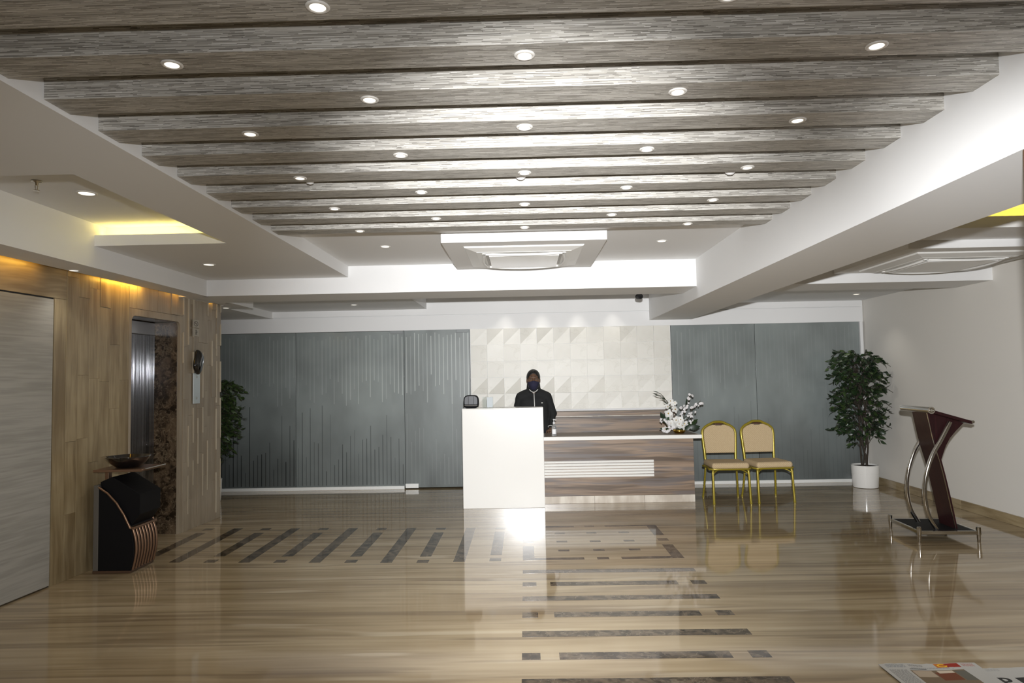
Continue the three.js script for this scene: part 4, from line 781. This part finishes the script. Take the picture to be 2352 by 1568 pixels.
{
  const t = thing('person', 'person in black zip jacket with white piping and navy face mask behind the tall counter', 'person', [0.117, 0, -9.2]);
  const HC = [0, 1.515, 0.015];                                    // centre of the head
  const hs = (g) => g.translate(0, -HC[1], -HC[2]).scale(1.06, 1.09, 1.06).translate(0, HC[1] - 0.004, HC[2]);
  const head = (p) => {
    const q = [Math.abs(p[0]), p[1] - HC[1], p[2] - HC[2]];
    let d = ell(q, [0, 0.03, -0.018], [0.076, 0.093, 0.094]);
    d = smin(d, ell(q, [0, -0.045, 0.02], [0.058, 0.074, 0.066]), 0.045);
    d = smin(d, ell(q, [0, -0.098, 0.052], [0.022, 0.018, 0.02]), 0.03);
    d = smin(d, ell(q, [0.042, -0.022, 0.05], [0.022, 0.02, 0.022]), 0.03);
    d = smin(d, cap(q, [0, 0.022, 0.076], [0, -0.024, 0.096], 0.0075, 0.0125), 0.016);
    d = smin(d, ell(q, [0.010, -0.028, 0.086], [0.009, 0.008, 0.010]), 0.008);
    d = smin(d, ell(q, [0.028, 0.036, 0.070], [0.026, 0.010, 0.012]), 0.018);
    d = smax(d, -ell(q, [0.032, 0.014, 0.090], [0.017, 0.011, 0.014]), 0.014);
    d = smin(d, ell(q, [0, -0.060, 0.083], [0.022, 0.006, 0.009]), 0.008); d = smin(d, ell(q, [0, -0.071, 0.080], [0.018, 0.006, 0.009]), 0.006);
    d = smin(d, ell(q, [0.079, -0.004, -0.012], [0.010, 0.030, 0.018]), 0.008);
    d = smin(d, cap(q, [0, -0.07, -0.025], [0, -0.19, -0.035], 0.050, 0.056), 0.03);
    return d;
  };
  const ARM = { 1: [[0.185, 1.285, -0.01], [0.252, 1.065, -0.03], [0.222, 0.875, 0.085]], '-1': [[-0.185, 1.285, -0.01], [-0.242, 1.05, -0.03], [-0.225, 0.83, 0.045]] };
  const arms = (p, e) => { let d = 9; for (const s of [1, -1]) { const [a, b, c] = ARM[s]; d = Math.min(d, smin(cap(p, a, b, 0.050 + e, 0.041 + e), cap(p, b, c, 0.041 + e, 0.028 + e), 0.03)); } return d; };
  const torso = (p, e) => {
    const q = [p[0], p[1], (p[2] + 0.005) * 1.25];
    let d = cap(q, [-0.095, 1.20, 0], [0.095, 1.20, 0], 0.105 + e, 0.105 + e);
    d = smin(d, cap(q, [-0.085, 1.03, 0], [0.085, 1.03, 0], 0.108 + e, 0.108 + e), 0.1);
    d = smin(d, cap(q, [-0.10, 0.86, 0], [0.10, 0.86, 0], 0.11 + e, 0.11 + e), 0.1);
    d = smin(d, cap(q, [-0.15, 1.295, -0.01], [0.15, 1.295, -0.01], 0.055 + e, 0.055 + e), 0.06);
    for (const s of [1, -1]) d = smin(d, cap(p, [s * 0.15, 1.30, -0.015], [s * 0.035, 1.375, -0.02], 0.045 + e, 0.042 + e), 0.05);
    return d;
  };
  const legs = (p, e) => { let d = 9; for (const s of [1, -1]) d = Math.min(d, smin(cap(p, [s * 0.085, 0.83, 0], [s * 0.095, 0.46, 0.01], 0.085 + e, 0.055 + e), cap(p, [s * 0.095, 0.46, 0.01], [s * 0.095, 0.08, -0.02], 0.052 + e, 0.036 + e), 0.04)); return d; };
  // hands: palm, four fingers of different lengths with bends, thumb off the side
  function hand(wrist, fwd, up, side) { // fwd: towards the fingertips, up: back of the hand, side: towards the thumb
    const F = V(...fwd).normalize(), U = V(...up).normalize(), S = V(...side).normalize(), W = V(...wrist), at = (f, s, u) => W.clone().addScaledVector(F, f).addScaledVector(S, s).addScaledVector(U, u).toArray();
    const B = [[at(0.015, 0.012, 0), at(0.075, 0.026, 0.002), 0.0165, 0.013], [at(0.015, 0.0, 0), at(0.08, 0.004, 0.003), 0.0175, 0.014], [at(0.015, -0.012, 0), at(0.072, -0.024, 0), 0.016, 0.0125], [at(-0.03, 0, 0), at(0.02, 0, 0), 0.022, 0.021]], fingers = [];
    [[0.029, 0.078, 0.068], [0.009, 0.083, 0.076], [-0.011, 0.080, 0.070], [-0.029, 0.072, 0.056]].forEach(([s, b, L], i) => { const c = 0.18 + 0.06 * i, p0 = at(b, s, 0.001), p1 = at(b + L * 0.45, s * 1.08, -L * 0.10), p2 = at(b + L * (0.75 - c * 0.1), s * 1.1, -L * (0.25 + c * 0.3)), p3 = at(b + L * (0.95 - c * 0.3), s * 1.1, -L * (0.42 + c * 0.6)); fingers.push([p0, p1, 0.0088, 0.0082], [p1, p2, 0.0082, 0.0076], [p2, p3, 0.0076, 0.0068]); });
    const T0 = at(0.02, 0.022, -0.006), T1 = at(0.05, 0.048, -0.014), T2 = at(0.078, 0.056, -0.022); fingers.push([T0, T1, 0.013, 0.0105], [T1, T2, 0.0105, 0.0085]);
    const f = (x, y, z) => { const p = [x, y, z]; let d = 9; for (const [a, b, r, q] of B) d = smin(d, cap(p, a, b, r, q), 0.012); for (const [a, b, r, q] of fingers) d = smin(d, cap(p, a, b, r, q), 0.003); return d; };
    const lo = [9, 9, 9], hi = [-9, -9, -9]; for (const [a, b] of [...B, ...fingers]) for (const q of [a, b]) for (let k = 0; k < 3; k++) { lo[k] = Math.min(lo[k], q[k] - 0.032); hi[k] = Math.max(hi[k], q[k] + 0.032); }
    return surfaceNet(f, lo, hi, 0.003);
  }
  const skinBody = surfaceNet((x, y, z) => { const p = [x, y, z]; return Math.min(smin(torso(p, -0.016), arms(p, -0.014), 0.03), legs(p, -0.012)); }, [-0.36, 0.02, -0.22], [0.36, 1.43, 0.24], 0.014);
  const headG = surfaceNet((x, y, z) => head([x, y, z]), [-0.11, 1.30, -0.13], [0.11, 1.66, 0.14], 0.0036);
  mesh('body', [skinBody, hs(headG), hand([0.216, 0.862, 0.10], [-0.05, -0.22, 1], [0, 1, 0.2], [-1, 0, 0]), hand([-0.224, 0.815, 0.052], [0.05, -1, 0.25], [-1, 0, 0.1], [0.1, 0.1, 1])], M.skin, t);
  const jk = (p) => smax(smax(smin(torso(p, 0.004), arms(p, 0.008), 0.018), 0.80 - p[1], 0.01), p[1] - 1.415, 0.008);
  const collar = (p) => { const r = Math.hypot(p[0], (p[2] + 0.008) * 0.95), w = Math.abs(r - 0.066 - 0.05 * Math.max(0, 1.40 - p[1])) - 0.006; return Math.max(w, Math.max(1.345 - p[1], p[1] - 1.425 + 0.10 * Math.max(0, p[2]))); };
  mesh('jacket', surfaceNet((x, y, z) => { const p = [x, y, z]; let d = jk(p); d = smin(d, collar(p), 0.015); d += 0.0022 * Math.sin(y * 70 + x * 22) * Math.sin(x * 30 + z * 40); return Math.max(d, -(cap(p, [0, 1.415, -0.018], [0, 1.5, -0.01], 0.058, 0.062))); }, [-0.38, 0.78, -0.2], [0.38, 1.45, 0.24], 0.0085), M.jacket, t);
  mesh('trousers', surfaceNet((x, y, z) => { const p = [x, y, z]; return smax(smin(legs(p, 0.006), smax(torso(p, -0.004), p[1] - 0.9, 0.02), 0.04), 0.09 - p[1], 0.01); }, [-0.24, 0.06, -0.18], [0.24, 0.93, 0.18], 0.012), M.trousers, t);
  for (const s of [1, -1]) mesh('shoe', surfaceNet((x, y, z) => { const p = [x, y, z]; let d = smin(ell(p, [s * 0.097, 0.035, 0.07], [0.045, 0.035, 0.1]), ell(p, [s * 0.097, 0.045, -0.02], [0.04, 0.05, 0.055]), 0.03); return smax(d, 0.002 - p[1], 0.004); }, [s * 0.097 - 0.07, -0.01, -0.1], [s * 0.097 + 0.07, 0.12, 0.2], 0.007), M.black, t);
  // front zip, collar and cuffs in white piping, lying on the jacket
  const onJacket = (x, y) => { for (let z = 0.24; z > -0.05; z -= 0.002) if (Math.min(jk([x, y, z]), collar([x, y, z])) < 0) return z; return 0.06; };
  const zip = []; for (let y = 1.345; y > 0.82; y -= 0.03) zip.push([0.004 + (1.345 - y) * 0.02, y, onJacket(0.004 + (1.345 - y) * 0.02, y) + 0.002]);
  mesh('zip_piping', tube(zip, 0.0052, 40, 8), M.piping, t);
  for (const s of [1, -1]) { const P = []; for (let k = 0; k <= 5; k++) { const x = s * k * 0.0115, y = 1.347 + 0.0011 * k * k + 0.002 * k; P.push([x, y, onJacket(x, y) + 0.002]); } mesh('collar_piping', tube(P, 0.005, 20, 8), M.piping, t); }
  const em = mesh('chest_emblem', new THREE.SphereGeometry(0.012, 14, 8).scale(1, 0.6, 0.25), M.piping, t); em.position.set(0.108, 1.205, onJacket(0.108, 1.205) + 0.001);
  for (const s of [1, -1]) { const [, b, c] = ARM[s], d = V(...c).sub(V(...b)).normalize(), g = new THREE.TorusGeometry(0.040, 0.005, 8, 28); g.applyQuaternion(new THREE.Quaternion().setFromUnitVectors(V(0, 0, 1), d)); const p = V(...c).addScaledVector(d, -0.012); mesh('cuff', g.translate(p.x, p.y, p.z), M.piping, t); }
  // mask, eyes and hair
  mesh('face_mask', hs(surfaceNet((x, y, z) => { const p = [x, y, z], q = [x, y - HC[1], z - HC[2]]; const out = smin(head(p) - 0.0055, ell(q, [0, -0.045, 0.062], [0.05, 0.062, 0.047]), 0.03); return smax(smax(out, q[1] + 0.008 + 0.22 * Math.abs(x) - 0.0, 0.006), Math.max(-0.125 - q[1], 0.005 + 0.35 * Math.max(0, -q[1] - 0.06) - q[2]), 0.006); }, [-0.11, 1.36, -0.03], [0.11, 1.54, 0.16], 0.0036)), M.mask, t);
  for (const s of [1, -1]) mesh('mask_strap', hs(tube([[s * 0.064, HC[1] - 0.03, HC[2] + 0.03], [s * 0.080, HC[1] - 0.012, HC[2] + 0.0], [s * 0.084, HC[1] + 0.012, HC[2] - 0.02]], 0.0022, 12, 6)), M.mask, t);
  for (const s of [1, -1]) { const e = mesh('eye', hs(new THREE.SphereGeometry(0.0115, 18, 12).scale(1.15, 0.62, 0.8).translate(s * 0.032, HC[1] + 0.0115, HC[2] + 0.0705)), M.eyeWhite, t); mesh('iris', hs(new THREE.SphereGeometry(0.0066, 14, 10).scale(1, 1, 0.5).translate(s * 0.032, HC[1] + 0.0115, HC[2] + 0.0778)), M.hair, e); mesh('eyelid', hs(tube([[s * 0.0185, HC[1] + 0.013, HC[2] + 0.0765], [s * 0.032, HC[1] + 0.0195, HC[2] + 0.0800], [s * 0.0465, HC[1] + 0.014, HC[2] + 0.0715]], 0.0030, 14, 6)), M.skin, e); mesh('eyebrow', hs(tube([[s * 0.013, HC[1] + 0.0375, HC[2] + 0.0855], [s * 0.031, HC[1] + 0.0415, HC[2] + 0.081], [s * 0.052, HC[1] + 0.033, HC[2] + 0.064]], 0.0036, 12, 6)), M.hair, t); }
  mesh('hair', hs(surfaceNet((x, y, z) => {
    const p = [x, y, z], q = [Math.abs(x), y - HC[1], z - HC[2]];
    let d = ell(q, [0, 0.034, -0.022], [0.087, 0.099, 0.104]);
    d = smin(d, ell(q, [0, -0.07, -0.075], [0.07, 0.12, 0.05]), 0.04);
    d = smin(d, cap(q, [0.060, -0.06, -0.045], [0.066, -0.16, -0.04], 0.022, 0.032), 0.03);
    d = smin(d, cap(q, [0.05, -0.15, -0.06], [0.06, -0.26, -0.085], 0.04, 0.03), 0.03);
    const face = ell(q, [0, -0.028, 0.095], [0.086, 0.108 - 0.35 * q[0], 0.112]);
    d = smax(d, -face, 0.01); d = smax(d, -(head(p) - 0.002), 0.004);
    return d + 0.0006 * Math.sin(Math.atan2(x, z + 0.05) * 46);
  }, [-0.13, 1.21, -0.18], [0.13, 1.68, 0.12], 0.0045)), M.hair, t);
}

scene.traverse((o) => { if (o.isMesh) o.castShadow = o.receiveShadow = true; });
renderer.render(scene, camera);
